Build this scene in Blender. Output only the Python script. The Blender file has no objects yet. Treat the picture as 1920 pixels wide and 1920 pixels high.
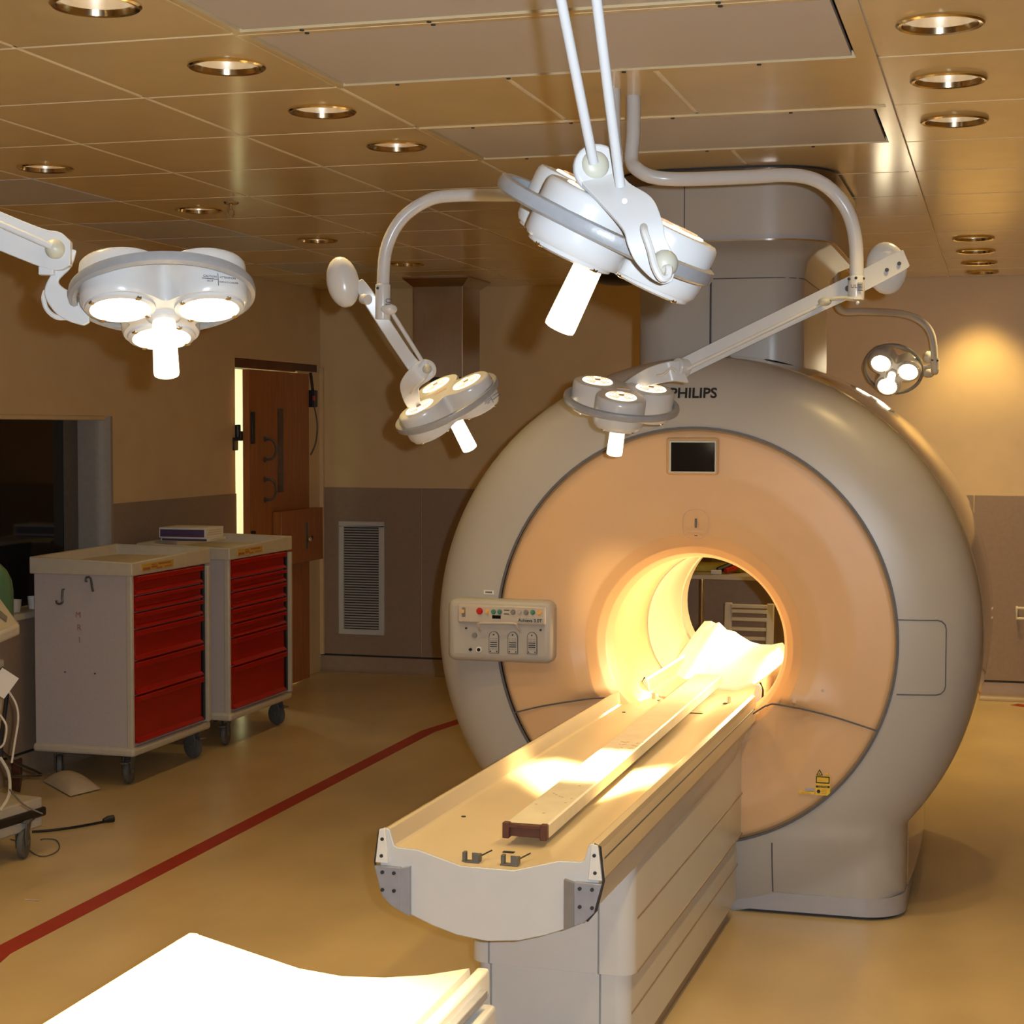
import bpy, bmesh, math, random
from math import sin, cos, pi, sqrt, radians as R, atan2, hypot
from mathutils import Vector as V, Matrix as Mx

random.seed(5)
sc = bpy.context.scene
C = sc.collection

# ------------------------------------------------------------------ camera
F, H = 3227.0, 1.70
YAW, PITCH, ROLL = R(15.81), R(2.78), R(0.12)
fw = V((-sin(YAW)*cos(PITCH), cos(YAW)*cos(PITCH), -sin(PITCH)))
_r = V((cos(YAW), sin(YAW), 0)); _u = _r.cross(fw)
rt = _r*cos(ROLL) + _u*sin(ROLL); up = -_r*sin(ROLL) + _u*cos(ROLL)
EYE = V((0, 0, H))
cd = bpy.data.cameras.new('camera'); cam = bpy.data.objects.new('camera', cd); C.objects.link(cam)
cd.sensor_width = 36; cd.lens = F*36/1920; cd.clip_start = 0.02
mm = Mx((rt, up, -fw)).transposed().to_4x4(); mm.translation = EYE
cam.matrix_world = mm
sc.camera = cam

# ------------------------------------------------------------------ world, flash, exposure
w = bpy.data.worlds.new('world'); sc.world = w; w.use_nodes = True
w.node_tree.nodes['Background'].inputs[0].default_value = (1, .8, .55, 1)
w.node_tree.nodes['Background'].inputs[1].default_value = 0.02
sc.view_settings.view_transform = 'Standard'; sc.view_settings.look = 'None'
sc.view_settings.exposure = 0.2; sc.view_settings.gamma = 1.0
sc.view_settings.use_curve_mapping = False
sc.cycles.max_bounces = 7; sc.cycles.diffuse_bounces = 4; sc.cycles.glossy_bounces = 4
sc.cycles.sample_clamp_indirect = 6.0
WARM = (1.0, .69, .26)
LAMPCOL = (1.0, .72, .33)

def light(name, kind, loc, power, col, aim=None, size=.05, angle=None, blend=.5, parent=None):
    ld = bpy.data.lights.new(name, kind); ld.energy = power; ld.color = col
    if kind == 'AREA': ld.shape = 'DISK'; ld.size = size
    else: ld.shadow_soft_size = size
    if kind == 'SPOT': ld.spot_size = angle; ld.spot_blend = blend
    o = bpy.data.objects.new(name, ld); C.objects.link(o)
    o.location = loc
    if aim is not None:
        o.rotation_euler = V(aim).to_track_quat('-Z', 'Y').to_euler()
    if parent:
        o.parent = parent; o.location = V(loc) - parent.location
    return o
# the photographer's on-camera flash, up and to the right of the lens
light('camera_flash', 'SPOT', EYE + rt*.075 + up*.035 - fw*.01, 325, (.80, .90, 1.0), aim=fw, size=.014, angle=R(62), blend=.6)

# ------------------------------------------------------------------ pixel helpers for the surveyed points
def ray(x, y): return fw*F + rt*(x-960) + up*(960-y)
def dep(x, y, d): return EYE + ray(x, y)*(d/F)
def onY(x, y, Y): d = ray(x, y); return EYE + d*(Y/d.y)
def onZ(x, y, z): d = ray(x, y); return EYE + d*((z-H)/d.z)
def camv(a, b, c): return (rt*a + up*b + fw*c).normalized()

# ------------------------------------------------------------------ materials
def mat(name, col, rough=.5, metal=0, noise=0, nscale=30, bump=0, bscale=None, stretch=None, spec=.5, emit=None, estr=0, coat=0):
    m = bpy.data.materials.new(name); m.use_nodes = True
    nt = m.node_tree; b = nt.nodes['Principled BSDF']
    b.inputs['Roughness'].default_value = rough; b.inputs['Metallic'].default_value = metal
    b.inputs['Specular IOR Level'].default_value = spec
    b.inputs['Base Color'].default_value = (*col, 1)
    if coat: b.inputs['Coat Weight'].default_value = coat; b.inputs['Coat Roughness'].default_value = .08
    if emit: b.inputs['Emission Color'].default_value = (*emit, 1); b.inputs['Emission Strength'].default_value = estr
    if noise or bump:
        tc = nt.nodes.new('ShaderNodeTexCoord'); mp = nt.nodes.new('ShaderNodeMapping')
        nt.links.new(tc.outputs['Object'], mp.inputs[0])
        if stretch: mp.inputs['Scale'].default_value = stretch
        n = nt.nodes.new('ShaderNodeTexNoise'); n.inputs['Scale'].default_value = nscale; n.inputs['Detail'].default_value = 4
        nt.links.new(mp.outputs[0], n.inputs['Vector'])
        if noise:
            rp = nt.nodes.new('ShaderNodeValToRGB')
            rp.color_ramp.elements[0].position = .3; rp.color_ramp.elements[1].position = .7
            rp.color_ramp.elements[0].color = (*[max(0, c*(1-noise)) for c in col], 1)
            rp.color_ramp.elements[1].color = (*[min(1, c*(1+noise)) for c in col], 1)
            nt.links.new(n.outputs['Fac'], rp.inputs[0]); nt.links.new(rp.outputs[0], b.inputs['Base Color'])
        if bump:
            bp = nt.nodes.new('ShaderNodeBump'); bp.inputs['Strength'].default_value = bump; bp.inputs['Distance'].default_value = .003
            n2 = nt.nodes.new('ShaderNodeTexNoise'); n2.inputs['Scale'].default_value = bscale or nscale
            nt.links.new(mp.outputs[0], n2.inputs['Vector'])
            nt.links.new(n2.outputs['Fac'], bp.inputs['Height']); nt.links.new(bp.outputs[0], b.inputs['Normal'])
    return m

M = {}
M['wall'] = mat('cream_wall_paint', (.74, .56, .30), .38, noise=.03, nscale=6, bump=.06, bscale=90)
M['wains'] = mat('taupe_wall_panel', (.33, .245, .18), .45, noise=.05, nscale=40, bump=.05, bscale=120)
M['cove'] = mat('taupe_cove_base', (.36, .265, .19), .4, noise=.05, nscale=20)
M['dark'] = mat('dark_line', (.03, .028, .026), .6, noise=.2, nscale=20)
M['ceil'] = mat('cream_ceiling_metal', (.80, .66, .40), .16, noise=.03, nscale=5, bump=.04, bscale=9)
M['grid'] = mat('pale_ceiling_joint', (.92, .86, .74), .4, noise=.03)
M['floor'] = mat('tan_sheet_floor', (.58, .44, .235), .28, noise=.10, nscale=3.0, bump=.05, bscale=60, stretch=(1, .6, 1))
M['tape'] = mat('red_floor_tape', (.33, .028, .012), .45, noise=.1, nscale=12)
M['white'] = mat('white_plastic', (.62, .61, .59), .3, noise=.02, nscale=8)
M['cradle'] = mat('cream_table_plastic', (.62, .51, .35), .3, noise=.02, nscale=6)
M['ring'] = mat('light_grey_cover', (.43, .405, .37), .33, noise=.02, nscale=5, bump=.03, bscale=150)
M['disc'] = mat('peach_cover', (.70, .435, .22), .42, noise=.02, nscale=5, bump=.03, bscale=150)
M['bore'] = mat('bore_liner', (.80, .72, .55), .30, noise=.02, nscale=8)
M['side'] = mat('glossy_beige_cover', (.44, .36, .24), .10, .35, noise=.02, nscale=5, spec=.9, coat=1)
M['skirt'] = mat('grey_skirt', (.40, .39, .42), .3, noise=.03, nscale=20)
M['seam'] = mat('grey_seam', (.10, .095, .10), .5, noise=.1)
M['lampw'] = mat('lamp_enamel', (.60, .605, .61), .24, noise=.015, nscale=9)
M['lampg'] = mat('lamp_grey_ring', (.30, .31, .33), .35, noise=.05, nscale=60, bump=.08, bscale=200)
M['knob'] = mat('putty_knob', (.50, .49, .40), .4, noise=.04, nscale=20)
M['handle'] = mat('handle_painted_glow', (.92, .88, .80), .35, noise=.01, emit=(1, .86, .62), estr=1.6)  # glow put into the handle by emission, though it is no lamp
M['lens'] = mat('lamp_lens', (1, .95, .85), .2, noise=.01, emit=(1, .84, .55), estr=14)
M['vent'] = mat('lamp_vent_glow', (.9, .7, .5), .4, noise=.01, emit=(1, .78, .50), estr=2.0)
M['ventd'] = mat('vent_rib', (.62, .45, .32), .4, noise=.03)
M['chrome'] = mat('chrome', (.80, .78, .74), .12, 1, noise=.02)
M['brass'] = mat('can_trim', (.72, .60, .38), .16, 1, noise=.03)
M['reflector'] = mat('can_reflector', (.84, .80, .74), .26, .8, noise=.12, nscale=3, stretch=(9, 9, .3))
M['bulb'] = mat('can_bulb', (1, .9, .7), .3, noise=.01, emit=(1, .74, .40), estr=3.2)
M['bulbdim'] = mat('can_bulb_dim', (1, .9, .7), .3, noise=.01, emit=(1, .62, .26), estr=2.5)
M['red'] = mat('red_drawer', (.40, .005, .004), .32, noise=.05, nscale=10)
M['cart'] = mat('cart_white', (.56, .50, .48), .5, noise=.03, nscale=60)
M['cartlid'] = mat('cart_cream', (.60, .54, .42), .45, noise=.04, nscale=25)
M['sticker'] = mat('yellow_sticker', (.62, .40, .06), .5, noise=.05)
M['label'] = mat('white_label', (.78, .74, .66), .5, noise=.02)
M['yellow'] = mat('warning_yellow', (.80, .50, .02), .5, noise=.05)
M['black'] = mat('black_plastic', (.012, .012, .013), .35, noise=.2)
M['rubber'] = mat('grey_rubber', (.12, .112, .10), .6, noise=.1)
M['steel'] = mat('brushed_steel', (.46, .38, .31), .2, 1, noise=.08, nscale=12, stretch=(30, 30, .5))
M['collar'] = mat('dark_metal_collar', (.22, .18, .15), .22, .9, noise=.15, nscale=6)
M['alu'] = mat('grey_bracket', (.34, .345, .39), .4, .2, noise=.05, nscale=40)
M['wood'] = mat('door_wood', (.42, .15, .03), .42, noise=.16, nscale=7, stretch=(6, 6, .5), bump=.05)
M['woodd'] = mat('door_frame_wood', (.12, .045, .016), .5, noise=.16, nscale=7, stretch=(6, 6, .5))
M['slit'] = mat('door_slit', (.10, .04, .02), .25, noise=.1)
M['glass'] = mat('dark_window_glass', (.012, .012, .012), .06, noise=.05)
M['winframe'] = mat('grey_window_reveal', (.34, .31, .26), .5, 0, noise=.05, nscale=40)
M['darkwall'] = mat('control_room_wall', (.05, .03, .018), .7, noise=.1)
M['screen'] = mat('screen_off', (.008, .008, .009), .12, noise=.1)
M['brown'] = mat('brown_end_cap', (.09, .03, .018), .5, noise=.15)
M['board'] = mat('worn_board', (.72, .66, .54), .45, noise=.06, nscale=18)
M['pillow'] = mat('pale_pillow_cloth', (.55, .45, .33), .8, noise=.05, nscale=20, bump=.15, bscale=200)
M['green'] = mat('green_plastic', (.08, .17, .085), .35, noise=.1, nscale=10)
M['purple'] = mat('purple_carton', (.09, .055, .13), .5, noise=.1, nscale=14)
M['machine'] = mat('machine_cream', (.47, .43, .36), .45, noise=.04, nscale=20)
M['corr'] = mat('corridor_wall', (.80, .80, .66), .7, noise=.03)
M['cable'] = mat('white_cable', (.62, .56, .46), .5, noise=.05)
M['redc'] = mat('red_cable', (.55, .02, .01), .4, noise=.05)
M['orangeb'] = mat('orange_button', (.75, .42, .14), .4, noise=.05)
M['greenb'] = mat('green_button', (.07, .22, .15), .4, noise=.05)
M['greyb'] = mat('grey_button', (.22, .20, .18), .4, noise=.05)
M['redb'] = mat('red_button', (.55, .02, .02), .35, noise=.05)
M['orangetext'] = mat('orange_lettering', (.42, .15, .07), .6, noise=.05)
M['panel'] = mat('panel_grey', (.42, .39, .35), .45, noise=.02, nscale=10)
M['panelhi'] = mat('panel_beige', (.50, .43, .35), .4, noise=.02, nscale=10)
M['hook'] = mat('grey_hook', (.16, .15, .14), .4, .6, noise=.05)
M['foam'] = mat('shelf_yellow', (.55, .42, .04), .6, noise=.15, nscale=20)
M['trolley'] = mat('trolley_pad', (.84, .80, .70), .4, noise=.02, nscale=10)

def perforated():
    m = bpy.data.materials.new('perforated_metal'); m.use_nodes = True
    nt = m.node_tree; b = nt.nodes['Principled BSDF']; b.inputs['Roughness'].default_value = .4
    tc = nt.nodes.new('ShaderNodeTexCoord'); mp = nt.nodes.new('ShaderNodeMapping')
    mp.inputs['Scale'].default_value = (110, 110, 1); mp.inputs['Rotation'].default_value = (0, 0, pi/4)
    vo = nt.nodes.new('ShaderNodeTexVoronoi'); vo.inputs['Randomness'].default_value = 0; vo.inputs['Scale'].default_value = 1
    rp = nt.nodes.new('ShaderNodeValToRGB'); rp.color_ramp.elements[0].position = .22; rp.color_ramp.elements[1].position = .36
    rp.color_ramp.elements[0].color = (.16, .15, .16, 1); rp.color_ramp.elements[1].color = (.62, .60, .62, 1)
    nt.links.new(tc.outputs['Object'], mp.inputs[0]); nt.links.new(mp.outputs[0], vo.inputs['Vector'])
    nt.links.new(vo.outputs['Distance'], rp.inputs[0]); nt.links.new(rp.outputs[0], b.inputs['Base Color'])
    return m
M['perf'] = perforated()

# ------------------------------------------------------------------ mesh builder
class MB:
    def __init__(s): s.v = []; s.f = []
    def add(s, vs, fs):
        o = len(s.v); s.v += [V(p) for p in vs]; s.f += [[i+o for i in f] for f in fs]; return s
    def box(s, a, b, mx=None):
        x0, y0, z0 = a; x1, y1, z1 = b
        vs = [V(p) for p in ((x0,y0,z0),(x1,y0,z0),(x1,y1,z0),(x0,y1,z0),(x0,y0,z1),(x1,y0,z1),(x1,y1,z1),(x0,y1,z1))]
        if mx: vs = [mx @ p for p in vs]
        return s.add(vs, [(0,3,2,1),(4,5,6,7),(0,1,5,4),(1,2,6,5),(2,3,7,6),(3,0,4,7)])
    def prism(s, poly, d, mx=None):          # poly of 3D points, extruded by vector d
        n = len(poly); d = V(d); a = [V(p) for p in poly]; b = [p+d for p in a]
        if mx: a = [mx @ p for p in a]; b = [mx @ p for p in b]
        return s.add(a+b, [list(range(n))[::-1], list(range(n, 2*n))]+[(i, (i+1) % n, n+(i+1) % n, n+i) for i in range(n)])
    def loft(s, rings, cap0=True, cap1=True, closed=True):
        n = len(rings[0]); vs = [p for r in rings for p in r]; fs = []
        for k in range(len(rings)-1):
            for i in range(n if closed else n-1):
                j = (i+1) % n; fs.append((k*n+i, k*n+j, (k+1)*n+j, (k+1)*n+i))
        if cap0: fs.append(list(range(n))[::-1])
        if cap1: fs.append([(len(rings)-1)*n+i for i in range(n)])
        return s.add(vs, fs)
    def lathe(s, prof, mx=None, n=32, cap0=False, cap1=False, sx=1, sy=1):   # prof [(r,z)]
        mx = mx or Mx()
        rings = [[mx @ V((r*cos(2*pi*i/n)*sx, r*sin(2*pi*i/n)*sy, z)) for i in range(n)] for r, z in prof]
        return s.loft(rings, cap0, cap1)
    def cyl(s, p0, p1, r, n=16, r1=None, cap=True):
        p0, p1 = V(p0), V(p1)
        return s.tube([p0, p1], [r, r if r1 is None else r1], n, cap)
    def tube(s, path, r, n=10, cap=True):
        path = [V(p) for p in path]; k = len(path)
        rad = r if isinstance(r, (list, tuple)) else [r]*k
        t = [(path[min(i+1, k-1)]-path[max(i-1, 0)]).normalized() for i in range(k)]
        a = t[0].orthogonal().normalized(); rings = []
        for i in range(k):
            a = (a - t[i]*a.dot(t[i])).normalized(); b = t[i].cross(a)
            rings.append([path[i] + (a*cos(2*pi*q/n)+b*sin(2*pi*q/n))*rad[i] for q in range(n)])
        return s.loft(rings, cap, cap)
    def sphere(s, c, r, n=20, m=12, scale=(1,1,1), mx=None):
        mx = mx or Mx(); pr = []
        for i in range(1, m): a = pi*i/m; pr.append((sin(a), cos(a)))
        rings = [[V(c) + mx @ V((q*cos(2*pi*i/n)*r*scale[0], q*sin(2*pi*i/n)*r*scale[1], z*r*scale[2])) for i in range(n)] for q, z in pr]
        return s.loft(rings, True, True)
    def band(s, cen, wid, thick):            # plate: centres, half-width vectors, thickness vector
        rings = []
        for p, wv in zip(cen, wid):
            nrm = thick
            rings.append([p-wv-nrm, p+wv-nrm, p+wv+nrm, p-wv+nrm])
        return s.loft(rings)

def spline(pts, n=8):
    pts = [V(p) for p in pts]; out = []
    for i in range(len(pts)-1):
        p0 = pts[max(i-1, 0)]; p1 = pts[i]; p2 = pts[i+1]; p3 = pts[min(i+2, len(pts)-1)]
        for k in range(n):
            t = k/n
            out.append(.5*((2*p1)+(p2-p0)*t+(2*p0-5*p1+4*p2-p3)*t*t+(3*p1-p0-3*p2+p3)*t**3))
    out.append(pts[-1]); return out

def root_loc(o):
    p = V((0, 0, 0))
    while o is not None: p += o.location; o = o.parent
    return p
def build(name, mb, m, parent=None, bevel=0, smooth=True, segs=2, ang=40, sub=0):
    me = bpy.data.meshes.new(name)
    off = root_loc(parent) if parent else V((0, 0, 0))
    me.from_pydata([p-off for p in mb.v], [], mb.f)
    bm = bmesh.new(); bm.from_mesh(me)
    bmesh.ops.remove_doubles(bm, verts=bm.verts, dist=1e-6)
    bmesh.ops.recalc_face_normals(bm, faces=bm.faces)
    bm.to_mesh(me); bm.free()
    me.materials.append(m if not isinstance(m, str) else M[m])
    o = bpy.data.objects.new(name, me); C.objects.link(o)
    if parent: o.parent = parent
    if smooth:
        me.shade_smooth()
        if hasattr(me, 'set_sharp_from_angle'): me.set_sharp_from_angle(angle=R(ang))
    if bevel:
        b = o.modifiers.new('bevel', 'BEVEL'); b.width = bevel; b.segments = segs; b.limit_method = 'ANGLE'; b.angle_limit = R(35)
        b.harden_normals = False
    return o
def thing(name, label, cat, loc, group=None):
    o = bpy.data.objects.new(name, None); C.objects.link(o); o.location = loc
    o['label'] = label; o['category'] = cat
    o.empty_display_size = .05
    if group: o['group'] = group
    return o
def tag(o, label, cat, group=None):
    o['label'] = label; o['category'] = cat
    if group: o['group'] = group
    return o
def struct(o): o['kind'] = 'structure'; return o
def copy_part(src, parent, loc):
    c = src.copy(); C.objects.link(c); c.parent = parent; c.location = loc; return c
def text(name, body, size, mx, m, parent, ext=.0006, align='CENTER', bold=0):
    cu = bpy.data.curves.new(name, 'FONT'); cu.body = body; cu.size = size; cu.extrude = ext; cu.offset = bold
    cu.align_x = align; cu.align_y = 'CENTER'; cu.resolution_u = 3
    t = bpy.data.objects.new(name, cu); C.objects.link(t)
    dg = bpy.context.evaluated_depsgraph_get()
    me = bpy.data.meshes.new_from_object(t.evaluated_get(dg)); bpy.data.objects.remove(t); bpy.data.curves.remove(cu)
    off = root_loc(parent) if parent else V((0, 0, 0))
    for v_ in me.vertices: v_.co = (mx @ v_.co) - off
    me.materials.clear(); me.materials.append(M[m]); me.name = name
    o = bpy.data.objects.new(name, me); C.objects.link(o); o.parent = parent
    return o
def frame(o, x, y, z=None):                 # matrix from origin and axes
    x = V(x).normalized(); y = V(y); y = (y-x*y.dot(x)).normalized(); z = x.cross(y)
    m = Mx((x, y, z)).transposed().to_4x4(); m.translation = V(o); return m
FRONT = lambda p: frame(p, (1, 0, 0), (0, 0, 1))   # text facing -Y

# ================================================================== room shell
XL, XR, YB, YF, ZC = -4.553, 2.3, 11.18, -1.6, 2.655
fl = struct(build('floor', MB().box((XL-.3, YF-.2, -.1), (XR+.3, YB+.2, 0)), 'floor', smooth=False))
# red exclusion tape laid in the floor
def ribbon(path, hw, z0, z1):
    mb = MB(); rings = []
    for i, p in enumerate(path):
        a = V(path[max(i-1, 0)]); b = V(path[min(i+1, len(path)-1)]); d = (b-a).normalized(); n = V((-d.y, d.x))
        p = V(p); rings.append([V((*(p+n*hw), z0)), V((*(p-n*hw), z0)), V((*(p-n*hw), z1)), V((*(p+n*hw), z1))])
    return mb.loft(rings)
build('red_tape', ribbon([(-2.72, 3.2), (-3.095, 4.84), (-3.065, 9.1), (-2.97, 9.62), (-2.55, 10.1), (-1.9, 10.6)], .042, .0002, .0012), 'tape', fl, smooth=False)
build('red_tape', ribbon([(.11, 11.03), (.5, 10.75), (1.2, 10.2)], .042, .0002, .0012), 'tape', fl, smooth=False)

wb = struct(build('wall_back', MB().box((XL-.3, YB, 0), (XR+.3, YB+.2, 3.0)), 'wall', smooth=False))
px = [XL, -3.81, -2.59, -1.37, -.15, 1.07, XR]
for a, b in zip(px, px[1:]):
    build('wainscot_panel', MB().box((a+.0025, YB-.008, .125), (b-.0025, YB+.002, 1.288)), 'wains', wb, bevel=.002, segs=1)
build('corner_trim', MB().box((XL, YB-.03, .12), (XL+.03, YB, 2.12)), 'wall', wb, bevel=.004)
bb = struct(build('baseboard_back', MB().prism([(XL, YB, 0), (XL, YB-.05, 0), (XL, YB-.05, .004), (XL, YB-.025, .012), (XL, YB-.012, .035), (XL, YB-.009, .112), (XL, YB, .112)], (XR-XL, 0, 0)), 'cove', ang=60))
build('base_joint', MB().box((XL, YB-.004, .112), (XR, YB, .125)), 'dark', bb, smooth=False)  # thin black line between cove base and wall panels

# left wall with window and door openings
Y0, Y1, WZ0, WZ1 = 5.3, 8.226, .80, 1.756
D0, D1, DZ = 9.79, 11.15, 2.135
wl = MB(); T = .16
for a, b in (((YF-.2, 0), (Y0, 3)), ((Y0, 0), (Y1, WZ0)), ((Y0, WZ1), (Y1, 3)), ((Y1, 0), (D0, 3)), ((D0, DZ), (D1, 3)), ((D1, 0), (YB+.2, 3))):
    wl.box((XL-T, a[0], a[1]), (XL, b[0], b[1]))
wl = struct(build('wall_left', wl, 'wall', smooth=False))
def wp(y0, y1, z1):
    build('wainscot_panel', MB().box((XL-.002, y0+.002, .125), (XL+.008, y1-.002, z1)), 'wains', wl, bevel=.002, segs=1)
wp(Y1+.012, D0, 1.294); wp(Y0, 6.7, WZ0-.01); wp(6.7, Y1, WZ0-.01); wp(2.6, Y0, 1.294)
bl = MB()
for a, b in ((YF, D0), ): bl.prism([(XL, a, 0), (XL+.05, a, 0), (XL+.025, a, .012), (XL+.012, a, .035), (XL+.009, a, .112), (XL, a, .112)], (0, b-a, 0))
bl = struct(build('baseboard_left', bl, 'cove', ang=60))
build('base_joint', MB().box((XL, YF, .112), (XL+.004, D0, .125)), 'dark', bl, smooth=False)
struct(build('wall_right', MB().box((XR, YF-.2, 0), (XR+.2, YB+.2, 3)), 'wall', smooth=False))
struct(build('wall_front', MB().box((XL-.3, YF-.2, 0), (XR+.3, YF, 3)), 'wall', smooth=False))

# window onto the dark control room
win = struct(build('window_1', MB().box((XL-T-.012, Y0, WZ0), (XL-T, Y1, WZ1)), 'glass', smooth=False))
jam = MB()
jam.prism([(XL+.012, Y1+.012, 0), (XL+.012, Y1-.012, 0), (XL-.02, Y1-.045, 0), (XL-.06, Y1-.058, 0), (XL-T, Y1-.06, 0), (XL-T, Y1, 0), (XL, Y1, 0), (XL, Y1+.012, 0)], (0, 0, WZ1-WZ0+.008), Mx.Translation((0, 0, WZ0-.004)))
build('window_jamb', jam, 'winframe', win, ang=30)
build('window_head', MB().box((XL-T, Y0, WZ1-.018), (XL+.006, Y1-.05, WZ1+.006)), 'wall', win, bevel=.004)
build('window_sill', MB().box((XL-T, Y0, WZ0-.03), (XL+.03, Y1-.04, WZ0+.004)), 'cartlid', win, bevel=.006)
build('mullion', MB().box((XL-T-.02, Y1-.20, WZ0), (XL-T+.004, Y1-.06, WZ1-.018)), 'rubber', win, smooth=False)
for nm, a, b in (('floor_control_room', (-8.2, 4.5, -.1), (XL-T-.02, 9.0, -.001)), ('ceiling_control_room', (-8.2, 4.5, 2.6), (XL-T-.02, 9.0, 2.7)), ('wall_control_room_left', (-8.3, 4.5, 0), (-8.2, 9.0, 2.6)),
                 ('wall_control_room_near', (-8.2, 4.4, 0), (XL-T-.02, 4.5, 2.6)), ('wall_control_room_far', (-8.2, 9.0, 0), (XL-T-.02, 9.1, 2.6))):
    struct(build(nm, MB().box(a, b), 'darkwall', smooth=False))

# door: frame, leaf and hardware, lit corridor behind
dr = struct(build('door_1', MB().box((-4.515, 9.815, .012), (-4.47, 10.775, 2.062)), 'wood', bevel=.003))
fm = MB(); fm.box((XL-.14, D0+.004, 2.075), (XL-.012, D1, DZ)); fm.box((XL-T, D0, 0), (XL-T+.04, D0+.02, 2.1))
build('door_frame', fm, 'woodd', dr, bevel=.004)
build('door_jamb', MB().box((XL-.15, 10.765, 0), (XL+.004, D1+.02, 2.085)), 'wall', dr, bevel=.003)
build('glazing_slit', MB().box((-4.471, 10.25, 1.285), (-4.466, 10.335, 1.825)), 'slit', dr, bevel=.002)
lb = build('lock_block', MB().box((-4.47, 10.16, .815), (-4.405, 10.86, 1.165)), 'wood', dr, bevel=.005)
build('lock_plate', MB().box((-4.405, 10.55, .90), (-4.400, 10.585, 1.075)), 'hook', lb, bevel=.002)
build('lock_knob', MB().sphere((-4.385, 10.57, .965), .018), 'chrome', lb)
build('keyhole', MB().cyl((-4.406, 10.66, .97), (-4.40, 10.66, .97), .013), 'black', lb)
for zz in (1.50, 1.245):
    p = spline([(-4.468, 10.045, zz), (-4.42, 10.05, zz+.006), (-4.405, 10.07, zz+.045), (-4.405, 10.07, zz+.085), (-4.42, 10.05, zz+.125), (-4.468, 10.045, zz+.13)], 5)
    h = MB().tube(p, .008, 8); h.cyl((-4.472, 10.045, zz), (-4.462, 10.045, zz), .018); h.cyl((-4.472, 10.045, zz+.13), (-4.462, 10.045, zz+.13), .018)
    build('pull_handle', h, 'hook', dr)
build('bolt_rail', MB().box((-4.468, 9.83, 1.60), (-4.452, 9.868, 1.80)), 'black', dr, bevel=.003)
build('bolt_rail', MB().box((-4.468, 9.83, 1.0), (-4.452, 9.868, 1.06)), 'black', dr, bevel=.003)
lv = MB(); lv.box((-4.56, 9.795, 1.62), (-4.515, 9.83, 1.68)); lv.cyl((-4.54, 9.80, 1.64), (-4.54, 9.80, 1.72), .018); lv.box((-4.57, 9.75, 1.56), (-4.545, 9.82, 1.64))
build('edge_latch', lv, 'black', dr, bevel=.005)
sw = MB().box((-4.50, 10.80, 1.84), (-4.445, 10.87, 1.955))
dsw = build('door_closer_box', sw, 'black', dr, bevel=.006)
build('closer_cable', MB().tube(spline([(-4.46, 10.84, 1.85), (-4.45, 10.87, 1.72), (-4.45, 10.84, 1.6), (-4.465, 10.79, 1.52)]), .006, 6), 'rubber', dsw)
build('closer_arm', MB().tube([(-4.465, 10.83, 1.95), (-4.465, 10.79, 2.07)], .011, 8), 'black', dsw)
build('indicator_light', MB().box((-4.452, 10.797, 1.885), (-4.443, 10.82, 1.915)), 'redc', dsw)
co = MB(); co.box((-6.6, 9.5, -.1), (XL-T, 11.6, 0)); co.box((-6.7, 9.4, 0), (-6.6, 12.2, 2.7)); co.box((-6.6, 9.3, 0), (XL-T, 9.4, 2.7)); co.box((-6.6, 12.1, 0), (XL-T, 12.2, 2.7)); co.box((-6.6, 9.4, 2.6), (XL-T, 12.1, 2.7))
struct(build('wall_corridor', co, 'corr', smooth=False))
light('corridor_light', 'AREA', (-5.6, 10.7, 2.5), 40, (1, 1.0, .72), aim=(0, 0, -1), size=.6)

# ------------------------------------------------------------------ ceiling: metal tiles, perforated air panels, joints
ce = struct(build('ceiling', MB().box((XL-.3, YF-.2, 2.95), (XR+.3, YB+.2, 3.05)), 'grid', smooth=False))
yl = [3.885+.678*k for k in range(-8, 11)] + [YB]
xs_side = [XL, -4.20, -3.60, -3.00, -2.40, -1.80]
xs_right = [-.322, .28, .88, 1.48, XR]
cans = [(-1.975, 3.524), (-1.975, 4.208), (-1.975, 4.872), (-1.975, 5.535), (-3.385, 5.66), (-3.385, 6.918), (-3.345, 8.183), (-3.327, 9.50),
        (-.15, 4.208), (-.15, 4.884), (-.15, 5.53), (-.143, 8.948), (-.139, 9.589), (-.130, 10.264), (-.121, 10.872),
        (-.15, 3.53), (-.15, 2.85), (-1.975, 2.85), (-.15, 1.4), (-1.975, 1.4), (-3.385, 4.4), (-3.385, 3.1)]
perf_rows = {(-4.20, 2.6), (-4.20, 3)}
CR = .093
def in_any(x0, x1, y0, y1):
    return [c for c in cans if x0+.1 < c[0] < x1-.1 and y0+.1 < c[1] < y1-.1]
tiles = {}
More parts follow.
